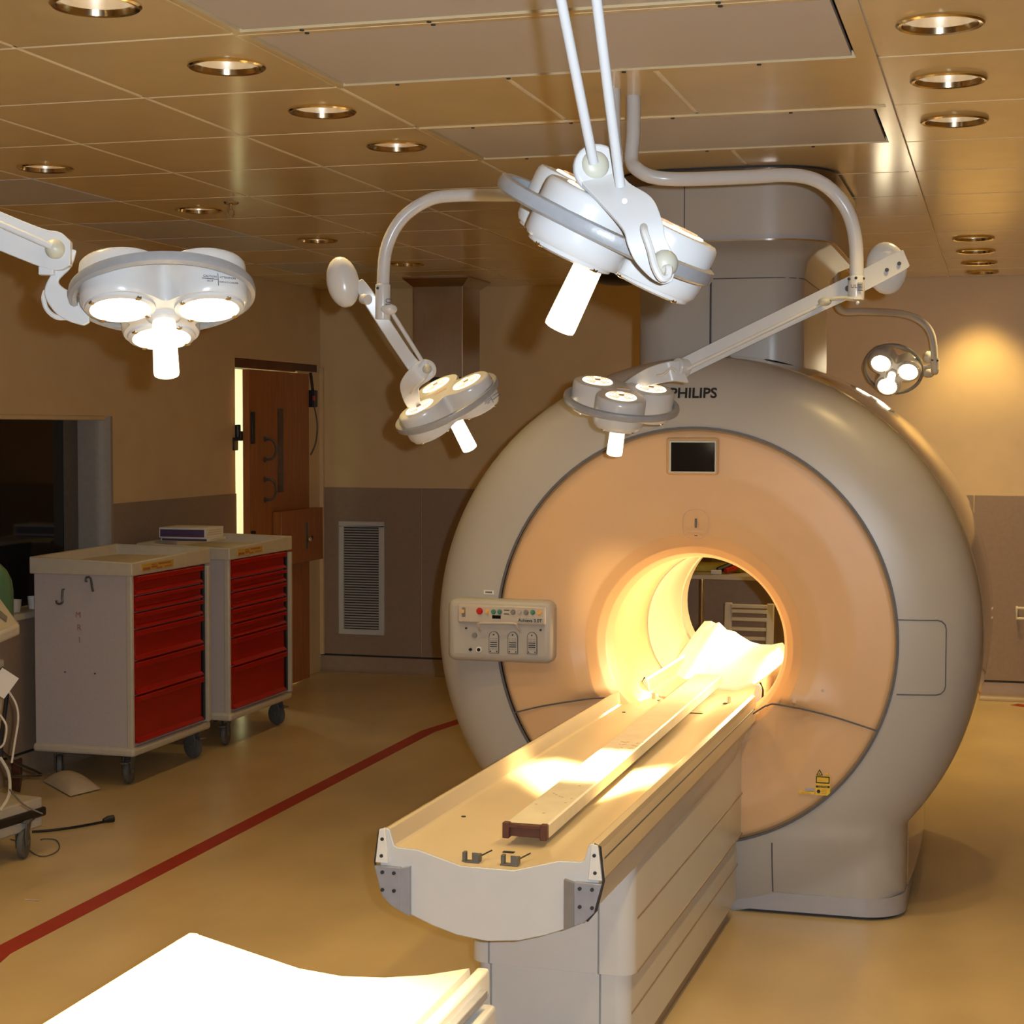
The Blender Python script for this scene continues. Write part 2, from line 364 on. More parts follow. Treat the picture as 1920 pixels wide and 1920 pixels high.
def tile(x0, x1, y0, y1, m='ceil', name='ceiling_panel', drop=0, par=None):
    g = .008; hs = in_any(x0, x1, y0, y1)
    hs = hs[:1]
    key = (round(x1-x0, 3), round(y1-y0, 3), m, tuple((round(c[0]-x0, 3), round(c[1]-y0, 3)) for c in hs))
    cx, cy = (x0+x1)/2, (y0+y1)/2
    if key in tiles:
        o = copy_part(tiles[key], ce, (cx, cy, 0))
        return o
    mb = MB(); a, b, z0, z1 = (x1-x0)/2-g, (y1-y0)/2-g, ZC-drop, ZC+.012
    if hs:
        hx, hy = hs[0][0]-cx, hs[0][1]-cy; n = 32
        inner = [V((hx+CR*cos(2*pi*i/n), hy+CR*sin(2*pi*i/n), z0)) for i in range(n)]; outer = []
        for i in range(n):
            dx, dy = cos(2*pi*i/n), sin(2*pi*i/n)
            tx = ((a if dx > 0 else -a)-hx)/dx if abs(dx) > 1e-6 else 9; ty = ((b if dy > 0 else -b)-hy)/dy if abs(dy) > 1e-6 else 9
            t = min(tx, ty); outer.append(V((hx+dx*t, hy+dy*t, z0)))
        for sx_, sy_ in ((a, b), (-a, b), (-a, -b), (a, -b)):      # snap nearest spoke to the corner
            k = min(range(n), key=lambda i: (outer[i]-V((sx_, sy_, z0))).length); outer[k] = V((sx_, sy_, z0))
        up_ = V((0, 0, z1-z0))
        mb.loft([inner, outer, [p+up_ for p in outer]], False, False)
    else:
        mb.box((-a, -b, z0), (a, b, z1))
    o = build(name, mb, m, ce, smooth=False); o.location = (cx, cy, 0); tiles[key] = o
    return o
for j in range(len(yl)-1):
    y0, y1 = yl[j], yl[j+1]
    for a, b in list(zip(xs_side, xs_side[1:]))+list(zip(xs_right, xs_right[1:])):
        pf = a == -4.20 and ((5.90 < y0 < 5.95) or (7.2 < y0 < 8.3) or (9.2 < y0 < 9.4))
        tile(a, b, y0, y1, 'perf' if pf else 'ceil', 'perforated_panel' if pf else 'ceiling_panel')
    k = round((y0-3.885)/.678)
    if k in (-1, 0, 2):
        o_ = tile(-1.772, -.372, y0+.028, y1-.03, 'perf', 'perforated_panel')
        f_ = MB(); z = ZC-.004
        for a, b in (((-1.796, y0+.004), (-1.775, y1-.004)), ((-.369, y0+.004), (-.326, y1-.004)), ((-1.775, y0+.004), (-.369, y0+.026)), ((-1.775, y1-.028), (-.369, y1-.004))):
            f_.box((a[0], a[1], z), (b[0], b[1], ZC+.012))
        build('panel_frame', f_, 'ceil', ce, smooth=False)
        s_ = MB()
        for xx in (-1.62, -1.3, -.98, -.62):
            for yy in (y0+.016, y1-.016): s_.cyl((xx, yy, z-.003), (xx, yy, z+.002), .006, 8)
        build('panel_screws', s_, 'dark', ce)
    else:
        for a, b in ((-1.80, -1.31), (-1.31, -.90), (-.90, -.322)): tile(a, b, y0, y1)
gb = MB()                                         # T-bar joints showing between the tiles
for y in yl[1:-1]: gb.box((XL, y-.008, ZC+.004), (XR, y+.008, ZC+.02))
for x in xs_side[1:]+xs_right+[-1.31, -.90]: gb.box((x-.008, YF, ZC+.004), (x+.008, YB, ZC+.02))
build('ceiling_joints', gb, 'grid', ce, smooth=False)
# raised strip beside the centre panels
build('ceiling_strip', MB().box((-.338, 3.1, ZC-.006), (-.318, YB, ZC+.01)), 'ceil', ce, smooth=False)

# ------------------------------------------------------------------ recessed downlights
def can_label(i):
    return ['recessed downlight cut by the top edge near upper left corner', 'second recessed downlight of the left centre row, fully in frame at upper left',
     'recessed downlight third along the left centre row of the ceiling', 'recessed downlight fourth and last of the left centre row, above the curved lamp arm',
     'recessed downlight in the ceiling nearest the left wall edge of the picture', 'recessed downlight beside the sprinkler head',
     'small recessed downlight beyond the sprinkler, left of the oval counterweight', 'recessed downlight in front of the hanging steel duct',
     'recessed downlight at the top right, largest of the right row', 'middle of the three near downlights in the right ceiling row', 'third near downlight of the right row, beside the ceiling strip',
     'nearest of the four far downlights near the right back wall', 'second of the four far downlights near the right back wall', 'third of the four far downlights near the right back wall', 'last far downlight, closest to the right back wall'][i]
proto = None
PW = {20: 14, 21: 14, 0: 27, 1: 27, 2: 25, 3: 19, 4: 13, 5: 12, 6: 12, 7: 12, 8: 28, 9: 26, 10: 24, 11: 46, 12: 50, 13: 50, 14: 50, 15: 30, 16: 26, 17: 26, 18: 20, 19: 20}
can_mesh = {}
for i, (x, y) in enumerate(cans):
    if True:
        t = thing('downlight', can_label(i) if i < 15 else ('recessed downlight above the foreground trolley, beyond the top of the picture' if i in (17, 19) else 'recessed downlight beyond the left edge of the picture' if i > 19 else 'recessed downlight of the right row, beyond the top of the picture'), 'downlight', (x, y, ZC), 'recessed ceiling downlights' if i < 15 else 'downlights out of view')
        dim = i in (3, 4, 5, 6, 7)
        if proto is None or (dim and 'd' not in can_mesh) or (not dim and 'n' not in can_mesh):
            tr = build('trim_ring', MB().lathe([(.102, .001), (.103, -.006), (.098, -.010), (.089, -.008), (.086, .006)], Mx.Translation((x, y, ZC)), 40), 'brass', t)
            rf = build('reflector', MB().lathe([(.088, 0), (.086, .05), (.074, .10), (.05, .135), (0.0005, .14)], Mx.Translation((x, y, ZC)), 40), 'reflector', t)
            bu = build('bulb', MB().sphere((x, y, ZC+.082), .048, 18, 10, (1, 1, .7)), 'bulbdim' if dim else 'bulb', t)
            proto = 1; can_mesh['d' if dim else 'n'] = (tr, rf, bu)
        else:
            for src in can_mesh['d' if dim else 'n']: copy_part(src, t, (0, 0, 0))
        light('downlight_beam', 'SPOT', (x, y, ZC-.015), PW[i], WARM, aim=(0, 0, -1), size=.06, angle=R(92), blend=.7, parent=t)

# sprinkler head
sp = thing('sprinkler_head', 'small chrome sprinkler head hanging from ceiling beside a downlight', 'sprinkler', (-3.157, 6.759, ZC))
o = V(sp.location)
build('escutcheon', MB().lathe([(.036, 0), (.03, -.006), (.012, -.01), (.0005, -.01)], Mx.Translation(o), 20), 'chrome', sp)
s_ = MB(); s_.cyl(o, o+V((0, 0, -.03)), .009, 10); s_.tube([o+V((.012, 0, -.03)), o+V((.014, 0, -.05)), o+V((0, 0, -.062))], .0035, 6); s_.tube([o+V((-.012, 0, -.03)), o+V((-.014, 0, -.05)), o+V((0, 0, -.062))], .0035, 6)
s_.cyl(o+V((0, 0, -.03)), o+V((0, 0, -.034)), .014, 10)
build('frame_arms', s_, 'chrome', sp)
build('deflector', MB().cyl(o+V((0, 0, -.062)), o+V((0, 0, -.065)), .017, 14), 'chrome', sp)

# black dome on the ceiling by the back wall
dm = MB().lathe([(.26, 0), (.245, -.035), (.18, -.075), (.09, -.095), (.0005, -.10)], Mx.Translation((-2.20, 10.12, ZC)), 32)
tag(build('black_dome', dm, 'black'), 'black shallow dome on ceiling near back wall, left of the tower', 'dome')

# hanging stainless duct
du = thing('steel_duct', 'brown-looking stainless duct hanging from ceiling by the back wall', 'duct', (-3.435, 10.6, ZC))
build('duct_box', MB().box((-3.60, 10.4, 2.02), (-3.272, 10.78, 2.62)), 'steel', du, bevel=.004)
fr = [[V((x, y, z)) for x, y in ((-3.60-e, 10.4-e), (-3.272+e, 10.4-e), (-3.272+e, 10.78+e), (-3.60-e, 10.78+e))] for e, z in ((.001, 2.595), (.055, 2.645), (.055, ZC))]
build('flange', MB().loft(fr), 'steel', du, smooth=False)
build('corner_seam', MB().box((-3.276, 10.398, 2.02), (-3.270, 10.404, 2.6)), 'chrome', du, smooth=False)
build('bottom_lip', MB().box((-3.61, 10.39, 2.005), (-3.262, 10.79, 2.022)), 'dark', du, smooth=False)

# wall vent grille
vg = thing('wall_grille', 'tall white louvred air grille set in taupe panel of back wall', 'grille', (-4.24, YB, .27))
g_ = MB(); x0, x1, z0, z1 = -4.412, -4.078, .268, 1.055
for a, b in (((x0, z0+.038), (x0+.038, z1-.034)), ((x1-.038, z0+.038), (x1, z1-.034)), ((x0, z0), (x1, z0+.038)), ((x0, z1-.034), (x1, z1))): g_.box((a[0], YB-.026, a[1]), (b[0], YB-.008, b[1]))
build('grille_frame', g_, 'white', vg, bevel=.003)
build('grille_back', MB().box((x0+.03, YB-.012, z0+.03), (x1-.03, YB-.009, z1-.03)), 'dark', vg, smooth=False)
nl = 40; lsrc = None
for i in range(nl):
    z = z0+.045+(z1-z0-.085)*i/(nl-1)
    if lsrc is None: lsrc = build('louvre', MB().prism([(x0+.036, YB-.024, z), (x0+.036, YB-.022, z+.002), (x0+.036, YB-.012, z+.009), (x0+.036, YB-.013, z+.006)], (x1-x0-.072, 0, 0)), 'white', vg, smooth=False); lz = z
    else: copy_part(lsrc, vg, (0, 0, z-lz))

# ================================================================== MRI scanner
CX, DZc, BZ = -1.03, .973, .935           # disc centre and bore centre
RO = .985
mri = thing('mri_scanner', 'large round MRI scanner with grey rim and glowing open bore', 'MRI scanner', (CX, 6.9, 0))
def ring_Y(r):
    t = max(0, min(1, (r-.72)/(RO-.72)))
    return 5.945+.035*t+.17*(1-sqrt(max(0, 1-t**3.2)))
def rad_in(th): return 1/sqrt((cos(th)/.712)**2+(sin(th)/.735)**2)
BW = .735
def rad_out(th):
    dx, dz = abs(cos(th)), sin(th)
    if dz >= 0: return RO
    ad = -dz; tb = (DZc-.075)/ad; ts = BW/max(dx, 1e-6); e = min(tb, ts)
    hz = DZc + e*dz
    return max(RO, e) if hz < .36 else RO
def base_Y(x, z):
    ax = max(0, abs(x-CX)-(BW-.15))/.15
    y = 6.0+.15*(1-sqrt(max(0, 1-min(1, ax)**2)))
    return y + max(0, z-.30)*1.6
def smin(a, b, k):
    h = max(k-abs(a-b), 0)/k; return min(a, b)-h*h*k*.25
def surf(x, z):
    r = hypot(x-CX, z-DZc)
    yr = ring_Y(r) + (max(0, r-RO)*3)
    return smin(yr, base_Y(x, z), .09) if z < .75 else yr
ths = sorted(set([2*pi*i/144 for i in range(144)]+[-pi/2+s*a+2*pi for s in (-1, 1) for a in (atan2(BW, DZc-.075), R(48.25), R(36), R(42), R(45))]))
NT = 18; rings = []
for k in range(NT+1):
    rg = []
    for th in ths:
        t = k/NT; r = rad_in(th)+(rad_out(th)-rad_in(th))*(1-(1-t)**1.35)
        x, z = CX+r*cos(th), DZc+r*sin(th); rg.append(V((x, surf(x, z), z)))
    rings.append(rg)
lip = [p+V((0, .03, 0)) for p in rings[0]]
back = [V((p.x, max(p.y+.02, 6.22), p.z)) for p in rings[-1]]
build('front_cover', MB().loft([lip]+rings+[back], False, False), 'ring', mri, ang=50)
# glossy side cover behind it
def off(ring, e):
    return [V((CX+(p.x-CX)*(1+e), p.y, DZc+(p.z-DZc)*(1+(e if p.z > .3 else 0)))) for p in ring]
prof = [(6.225, -.012), (6.24, -.012), (6.245, .004), (6.5, .022), (6.9, .03), (7.4, .022), (7.62, 0), (7.68, -.04)]
sr = [off([V((p.x, y, p.z)) for p in back], e) for y, e in prof]
bore_b = [V((CX+.40*cos(th), 7.70, BZ+.40*sin(th))) for th in ths]
build('side_cover', MB().loft(sr+[bore_b], False, False), 'side', mri, ang=50)
build('trim_line', MB().loft([off([V((p.x, 6.218, p.z)) for p in back], .003), off([V((p.x, 6.234, p.z)) for p in back], .003)], False, False), 'chrome', mri)
# base skirt
def rrect(x0, x1, y0, y1, r, z, n=8):
    out = []
    for cx_, cy_, a0 in ((x1-r, y1-r, 0), (x0+r, y1-r, 90), (x0+r, y0+r, 180), (x1-r, y0+r, 270)):
        for i in range(n+1): a = R(a0+90*i/n); out.append(V((cx_+r*cos(a), cy_+r*sin(a), z)))
    return out
sk = [rrect(CX-BW-.004, CX+BW+.004, 5.992, 7.60, .15, z) for z in (.012, .075)]
sk2 = [rrect(CX-BW+.012, CX+BW-.012, 6.008, 7.59, .14, z) for z in (.0, .012)]
build('base_skirt', MB().loft(sk), 'skirt', mri)
build('skirt_gap', MB().loft(sk2), 'dark', mri)
# peach funnel cover from disc edge into the bore
fp = [(1.0, 5.968, 0), (.985, 5.955, 0), (.80, 5.945, .1), (.62, 5.952, .5), (.54, 5.966, .8), (.49, 5.992, .95), (.455, 6.03, 1), (.432, 6.09, 1), (.42, 6.18, 1), (.42, 6.645, 1), (.427, 6.652, 1)]
NF = 144; rg = []
def swell(x, z):                       # low bulges beside the bore mouth
    a = (abs(x-CX)-.26)/.27
    dish = 0
    if z < .745 and x > CX:
        dd = hypot(x+.885, z-.655)/.275
        dish = -.032*max(0, 1-dd*dd)
    if a < 0 or a > 1: return dish
    z0 = .785-.055*a; sg = .085 if z > z0 else .022
    return .066*(1-a)**1.2*math.exp(-((z-z0)/sg)**2)+dish
fpd = []
for (s0, y0_, b0), (s1, y1_, b1) in zip(fp, fp[1:]):
    for q in range(9): t = q/9; fpd.append((s0+(s1-s0)*t, y0_+(y1_-y0_)*t, b0+(b1-b0)*t))
for s, y, b in fpd+[fp[-1]]:
    row = []
    for i in range(NF):
        th = 2*pi*i/NF; re = rad_in(th)*s*.992; bore_r = .30*(s/.42)
        r = re*(1-b)+bore_r*b if b < 1 else bore_r
        cz = DZc*(1-b)+BZ*b; row.append(V((CX+r*cos(th), y-swell(CX+r*cos(th), cz+r*sin(th))*min(1, (1-b)*5), cz+r*sin(th))))
    rg.append(row)
build('funnel_cover', MB().loft(rg, False, False), 'disc', mri, ang=60)
build('disc_seam', MB().lathe([(1, 0), (1, .006), (.988, .006), (.988, 0)], frame((CX, 5.947, DZc), (1, 0, 0), (0, 0, 1)), 96, sx=.712, sy=.735), 'seam', mri)
# bore liner
bp = [(.304, 6.648), (.300, 6.662), (.30, 7.40), (.295, 7.402), (.295, 7.41), (.30, 7.412), (.305, 7.60), (.34, 7.68), (.40, 7.70)]
build('bore_liner', MB().loft([[V((CX+r*cos(2*pi*i/64), y, BZ+r*sin(2*pi*i/64))) for i in range(64)] for r, y in bp], False, False), 'bore', mri)
for yy in (6.655, 7.405):
    build('bore_seam', MB().tube([V((CX+.2965*cos(R(a)), yy, BZ+.2965*sin(R(a)))) for a in range(-40, 226, 4)], .003, 5), 'panelhi', mri)
# seams drawn as thin grooves in the front
def on_surf(pts, dy=0.0): return [V((x, surf(x, z)+dy, z)) for x, z in pts]
def dense(pts, n=10):
    out = []
    for a, b in zip(pts, pts[1:]):
        for i in range(n): out.append((a[0]+(b[0]-a[0])*i/n, a[1]+(b[1]-a[1])*i/n))
    return out+[pts[-1]]
def groove(name, pts, r=.0022, m='seam', par=None):
    return build(name, MB().tube(on_surf(dense(pts)), r, 6), m, par or mri)
hx0, hx1, hz0, hz1 = -.325, -.165, .80, 1.055
hp = [(hx0, hz1), (hx1-.03, hz1)]+[(hx1-.03+.03*sin(R(a)), hz1-.03+.03*cos(R(a))) for a in (30, 60, 90)]+[(hx1, hz0+.03)]+[(hx1-.03+.03*cos(R(a)), hz0+.03-.03*sin(R(a))) for a in (30, 60, 90)]+[(hx0, hz0)]
groove('hatch_seam', hp)
groove('base_seam', [(-.742, .262), (-.742, .08)], .0026)
groove('base_seam', [(-1.318, .262), (-1.318, .08)], .0026)
def flat_groove(name, pts, r=.003): return build(name, MB().tube([V((x, 5.944-swell(x, z+.004), z)) for x, z in dense(pts, 3)], r, 6), 'seam', mri)
sR = [onY(x, y, 5.95) for x, y in ((1408, 1342), (1440, 1322), (1462, 1319), (1545, 1338), (1648, 1371))]
sL = [onY(x, y, 5.95) for x, y in ((965, 1336), (1010, 1325), (1060, 1316), (1112, 1308), (1140, 1307))]
flat_groove('cover_seam', spline([(p.x, 0, p.z) for p in sR], 6) and [(p.x, p.z) for p in spline([V((q.x, 0, q.z)) for q in sR], 6)])
flat_groove('cover_seam', [(p.x, p.z) for p in spline([V((q.x, 0, q.z)) for q in sL], 6)])
# bore lamps, added unseen in its right-hand wall to light funnel and pad
for yy, pw_ in ((6.37, 6.5), (7.0, 2.2)):
    q_ = V((CX+.288, yy, BZ+.06))
    bl_ = build('hidden_bore_lamp', MB().box((q_.x, yy-.05, q_.z-.02), (q_.x+.012, yy+.05, q_.z+.02)), 'bulb', mri, bevel=.004)
    light('hidden_bore_light', 'AREA', q_-V((.012, 0, 0)), pw_, (1, .80, .42), aim=(-1, -.5 if yy < 6.6 else 0, -.1), size=.07, parent=mri)
# lettering on the rim
p1 = onY(1302, 738, 5.99); zt_ = p1.z; xt = p1.x
sl = (surf(xt, zt_+.03)-surf(xt, zt_-.03))/.06
text('rim_lettering', 'PHILIPS', .052, frame((xt, surf(xt, zt_)-.0035, zt_), (1, 0.04, 0), (0, sl, 1)), 'black', mri, .001, bold=.0012)
# display
a = onY(1250, 820, 5.945); b = onY(1348, 891, 5.945)
dsp = build('display_bezel', MB().box((a.x, 5.93, b.z), (b.x, 5.955, a.z)), 'disc', mri, bevel=.012, segs=3)
a = onY(1254, 825, 5.93); b = onY(1344, 888, 5.93)
build('display_frame', MB().box((a.x, 5.924, b.z), (b.x, 5.935, a.z)), 'cartlid', dsp, bevel=.004)
a = onY(1258.5, 829.5, 5.925); b = onY(1340, 884.5, 5.925)
build('display_screen', MB().box((a.x, 5.9215, b.z), (b.x, 5.93, a.z)), 'screen', dsp, bevel=.001)
# round light marker hatch
c = onY(1304.5, 983, 5.945)
lm = build('marker_hatch', MB().tube([V((c.x+.047*math.copysign(abs(cos(R(a)))**.8, cos(R(a))), 5.946, c.z+.052*math.copysign(abs(sin(R(a)))**.8, sin(R(a))))) for a in range(0, 361, 10)], .0016, 5), 'ventd', mri)
build('marker_slot', MB().box((c.x-.0035, 5.942, c.z-.012), (c.x+.0035, 5.95, c.z+.02)), 'seam', lm, bevel=.002)
build('marker_line', MB().box((c.x-.03, 5.943, c.z-.0265), (c.x+.03, 5.948, c.z-.0245)), 'ventd', lm, smooth=False)
build('marker_dot', MB().box((c.x-.004, 5.943, c.z-.041), (c.x+.006, 5.948, c.z-.038)), 'seam', lm, smooth=False)
# small dot on the cover, side mirror on the bore rim
build('cover_plug', MB().cyl((-.573, 5.94, .803), (-.573, 5.947, .803), .006, 10), 'ventd', mri)

# control panel at left of the gantry
YP = 5.885
a = onY(838, 1122, YP); b = onY(1035, 1246.5, YP)
cp = build('control_panel', MB().box((a.x, YP, b.z), (b.x, 6.12, a.z)), 'panel', mri, bevel=.028, segs=4)
def pan(x, y, d=0): return onY(x, y, YP-d)
def pbox(name, x0, y0, x1, y1, d0, d1, m, bev=.001):
    a = pan(x0, y0); b = pan(x1, y1)
    return build(name, MB().box((a.x, YP-d1, b.z), (b.x, YP-d0, a.z)), m, cp, bevel=bev)
pbox('upper_fascia', 860, 1132, 1024, 1172, -.001, .014, 'panelhi', .006)
def pbut(name, x, y, r, m, d0=.013, d1=.022):
    a = pan(x, y); mb = MB().lathe([(r*1.25, -d0), (r*1.25, -d0-.003), (r, -d0-.003), (r*.95, -d1+.002), (r*.6, -d1), (.0004, -d1)], frame((a.x, YP, a.z), (1, 0, 0), (0, 0, -1)) @ Mx.Scale(-1, 4, (0, 0, 1)), 16)
    return build(name, mb, m, cp)
for x, y, r, m, nm in ((901.5, 1145, .0095, 'redb', 'stop_button'), (915.5, 1146, .0065, 'orangeb', 'push_button'), (927.5, 1146.5, .007, 'greenb', 'push_button'), (939, 1146.5, .007, 'greenb', 'push_button'),
                    (964, 1147, .0075, 'greyb', 'push_button'), (976, 1147, .007, 'panel', 'push_button'), (988.5, 1147.5, .0075, 'greyb', 'push_button'), (1001, 1147.5, .007, 'greenb', 'push_button'), (1013, 1148, .0075, 'orangeb', 'push_button')):
    a = pan(x, y)
    mb = MB().cyl((a.x, YP-.013, a.z), (a.x, YP-.016, a.z), r*1.3, 18); mb.cyl((a.x, YP-.016, a.z), (a.x, YP-.022, a.z), r, 18, r1=r*.8)
    build(nm, mb, m, cp)
pbox('counter_display', 925, 1152.5, 941, 1159.5, .013, .016, 'screen')
pbox('slider_slot', 868.5, 1138, 875, 1156, .013, .0155, 'greyb'); pbox('slider_knob', 867, 1142, 873.5, 1149, .015, .024, 'orangeb', .002)
for yy in (1142.5, 1149.5): pbox('panel_bar', 947, yy, 957, yy+1.8, .013, .0155, 'dark', 0)
pbox('name_plate', 973, 1157.5, 1021, 1169.5, .013, .0145, 'panel', .001)
a = pan(996, 1163); text('panel_lettering', 'Achieva 3.0T', .0165, FRONT((a.x, YP-.0155, a.z)), 'dark', cp, .0004, bold=.0003)
hb = [pan(901, 1182), pan(900, 1176), pan(901, 1168.5), pan(905, 1166), pan(968, 1167), pan(972, 1168.5), pan(974, 1175), pan(976, 1183)]
build('panel_handle', MB().tube([V((p.x, YP-e, p.z)) for p, e in zip(hb, (.004, .025, .03, .03, .03, .03, .025, .004))], .0042, 8), 'panelhi', cp)
for xx in (926.5, 962, 998):
    dy = (xx-926)*.02; y0 = 1183+dy
    a = pan(xx-9.5, y0); b = pan(xx+9.5, y0+42)
    cxk = (a.x+b.x)/2; hw = (b.x-a.x)/2
    pts = [(cxk-hw, b.z), (cxk+hw, b.z), (cxk+hw, a.z-hw)]+[(cxk+hw*cos(R(t)), a.z-hw+hw*sin(R(t))) for t in (30, 60, 90, 120, 150)]+[(cxk-hw, a.z-hw)]
    kp = build('connector_port', MB().prism([(x, YP-.004, z) for x, z in pts], (0, .006, 0)), 'seam', cp)
    pts2 = [(cxk+(x-cxk)*.86, (z-(a.z+b.z)/2)*.955+(a.z+b.z)/2) for x, z in pts]
    build('port_face', MB().prism([(x, YP-.006, z) for x, z in pts2], (0, .006, 0)), 'panel', kp)
    d_ = MB(); hh = a.z-b.z
    for fz in (.50, .60, .69): d_.box((cxk-hw*.68, YP-.0075, a.z-hh*fz-.0016), (cxk+hw*.68, YP-.005, a.z-hh*fz+.0016))
    for fz in (.33, .42, .80):
        for q in range(5): d_.box((cxk-hw*.6+q*hw*.3-.0006, YP-.007, a.z-hh*fz-.0018), (cxk-hw*.6+q*hw*.3+.0006, YP-.005, a.z-hh*fz+.0018))
    d_.cyl((cxk, YP-.008, a.z-hh*.15), (cxk, YP-.004, a.z-hh*.15), .0028, 8)
    for sx_ in (-1, 1): d_.cyl((cxk+sx_*hw*.62, YP-.008, a.z-hh*.91), (cxk+sx_*hw*.62, YP-.004, a.z-hh*.91), .0024, 8)
    build('port_contacts', d_, 'dark', kp, smooth=False)
for x, y, r, m, nm in ((890, 1191, .010, 'greyb', 'rotary_knob'), (882.5, 1217.5, .006, 'black', 'socket'), (898, 1218, .0065, 'black', 'socket'), (874.5, 1177.5, .0038, 'dark', 'panel_screw'), (1014, 1181, .0038, 'dark', 'panel_screw')):
    a = pan(x, y); mb = MB().cyl((a.x, YP+.001, a.z), (a.x, YP-.008, a.z), r, 16, r1=r*.85); build(nm, mb, m, cp)
a = pan(898, 1218); build('socket_collar', MB().lathe([(.0105, 0), (.0105, .005), (.007, .005), (.007, 0)], frame((a.x, YP+.001, a.z), (1, 0, 0), (0, 0, 1)), 18), 'label', cp)
a = onY(910, 1105.5, 5.97); b = onY(930, 1113.5, 5.97); xm, zm = (a.x+b.x)/2, (a.z+b.z)/2; ym = surf(xm, zm)
lbx = build('serial_label', MB().prism([(a.x, surf(a.x, zm)-.0025, b.z), (b.x, surf(b.x, zm)-.0025, b.z), (b.x, surf(b.x, zm)-.0025, a.z), (a.x, surf(a.x, zm)-.0025, a.z)], (0, .006, 0)), 'label', mri, smooth=False)
sxl = (surf(b.x, zm)-surf(a.x, zm))/(b.x-a.x)
lt = MB()
for i in range(7):
    x = a.x+.007+i*.0038
    y = surf(x, zm)-.0035; lt.box((x, y, zm-.003), (x+.0026, y+.002, zm+.0035))
build('serial_print', lt, 'dark', lbx, smooth=False)

# laser warning labels on the lower right of the disc
YD = 5.9465
def wbox(name, x0, y0, x1, y1, m, par, lay=0):
    a = onY(x0, y0, YD); b = onY(x1, y1, YD)
    return build(name, MB().box((a.x, YD-.0012-.0006*lay, b.z), (b.x, YD+.004, a.z)), m, par, smooth=False)
wl_ = wbox('warning_label', 1529.5, 1454, 1556.5, 1492, 'yellow', mri)
wbox('label_border', 1530, 1455, 1555.5, 1469.5, 'black', wl_, 1); wbox('label_field', 1532, 1457, 1553.5, 1467.3, 'yellow', wl_, 2)
for k in range(3): wbox('label_print', 1534, 1459.2+k*2.6, 1551.5, 1460.3+k*2.6, 'orangetext', wl_, 3)
wbox('label_band', 1530, 1472.3, 1555.5, 1477.8, 'black', wl_, 1); 
a = onY(1543, 1475.2, YD); text('label_lettering', 'CAUTION', .0075, FRONT((a.x, YD-.0026, a.z)), 'yellow', wl_, .0003)
a = onY(1535, 1483.6, YD); build('label_mark', MB().cyl((a.x, YD-.0024, a.z), (a.x, YD, a.z), .0062, 16), 'black', wl_)
for k in range(3): wbox('label_print', 1540, 1480.5+k*3.2, 1551-k, 1481.8+k*3.2, 'orangetext', wl_, 1)
for x, s in ((1536.5, 11.5), (1551, 7)):
    p = [onY(x, 1454-s, YD), onY(x+s*.55, 1453.6, YD), onY(x-s*.55, 1453.6, YD)]
    t_ = build('warning_triangle', MB().prism([(q.x, YD-.0014, q.z) for q in p], (0, .004, 0)), 'black' if s > 8 else 'yellow', mri, smooth=False)
    cxx = sum(q.x for q in p)/3; czz = sum(q.z for q in p)/3
    build('triangle_face', MB().prism([(cxx+(q.x-cxx)*.62, YD-.0022, czz+(q.z-czz)*.62) for q in p], (0, .003, 0)), 'yellow', t_, smooth=False)
    build('triangle_mark', MB().cyl((cxx, YD-.003, czz), (cxx, YD, czz), .002 if s > 8 else .0012, 10), 'black', t_)
wbox('paper_label', 1509.5, 1477.5, 1525.5, 1483, 'skirt', mri); yl_ = wbox('strip_label', 1498, 1483, 1527, 1489.5, 'yellow', mri); wbox('label_print', 1503, 1485.5, 1521, 1487.3, 'orangetext', yl_, 1)

# ------------------------------------------------------------------ service tower from scanner to ceiling
tw = thing('service_tower', 'grey two-tier cable tower joining scanner top to the ceiling', 'tower', (-1.03, 7.1, ZC))
low = (-1.345, -.715, 6.45, 7.55); upx = (-1.41, -.606, 6.30, 7.62)
def lerp(t): return tuple(a+(b-a)*t for a, b in zip(low, upx))
secs = [(1.90, 0, .12), (2.27, 0, .12), (2.275, .03, .12), (2.33, .12, .14), (2.365, .45, .18), (2.383, .9, .22), (2.388, 1, .24)]
def foot(p): return V((p.x, p.y, DZc+sqrt(1.006**2-(p.x-CX)**2)))
build('tower_neck', MB().loft([[foot(p) for p in rrect(*lerp(0), .12, 1.9)]]+[rrect(*lerp(t), r, z) for z, t, r in secs[1:]]), 'ring', tw, ang=50)
build('tower_band', MB().loft([rrect(*upx, .24, z) for z in (2.388, 2.408)]), 'skirt', tw)
e = .006; build('band_trim', MB().loft([rrect(upx[0]-e, upx[1]+e, upx[2]-e, upx[3]+e, .24, z) for z in (2.384, 2.390)]), 'chrome', tw)
build('tower_head', MB().loft([rrect(*upx, .24, z) for z in (2.408, 2.622)]), 'ring', tw)
e = .012; build('tower_collar', MB().loft([rrect(upx[0]-e, upx[1]+e, upx[2]-e, upx[3]+e, .25, z) for z in (2.598, 2.645)]), 'collar', tw)
build('collar_gap', MB().loft([rrect(upx[0], upx[1], upx[2], upx[3], .24, z) for z in (2.645, 2.6545)]), 'dark', tw)
tp = onY(1333, 500, 6.448).x
build('neck_seam', MB().tube([(tp, 6.447, 1.95), (tp, 6.447, 2.27), (tp, 6.44, 2.31), (tp, 6.425, 2.35)], .004, 6), 'seam', tw)
hd = onY(1283, 420, 6.30).x
build('head_seam', MB().tube([(hd, 6.299, 2.41), (hd, 6.299, 2.62)], .002, 6), 'seam', tw)
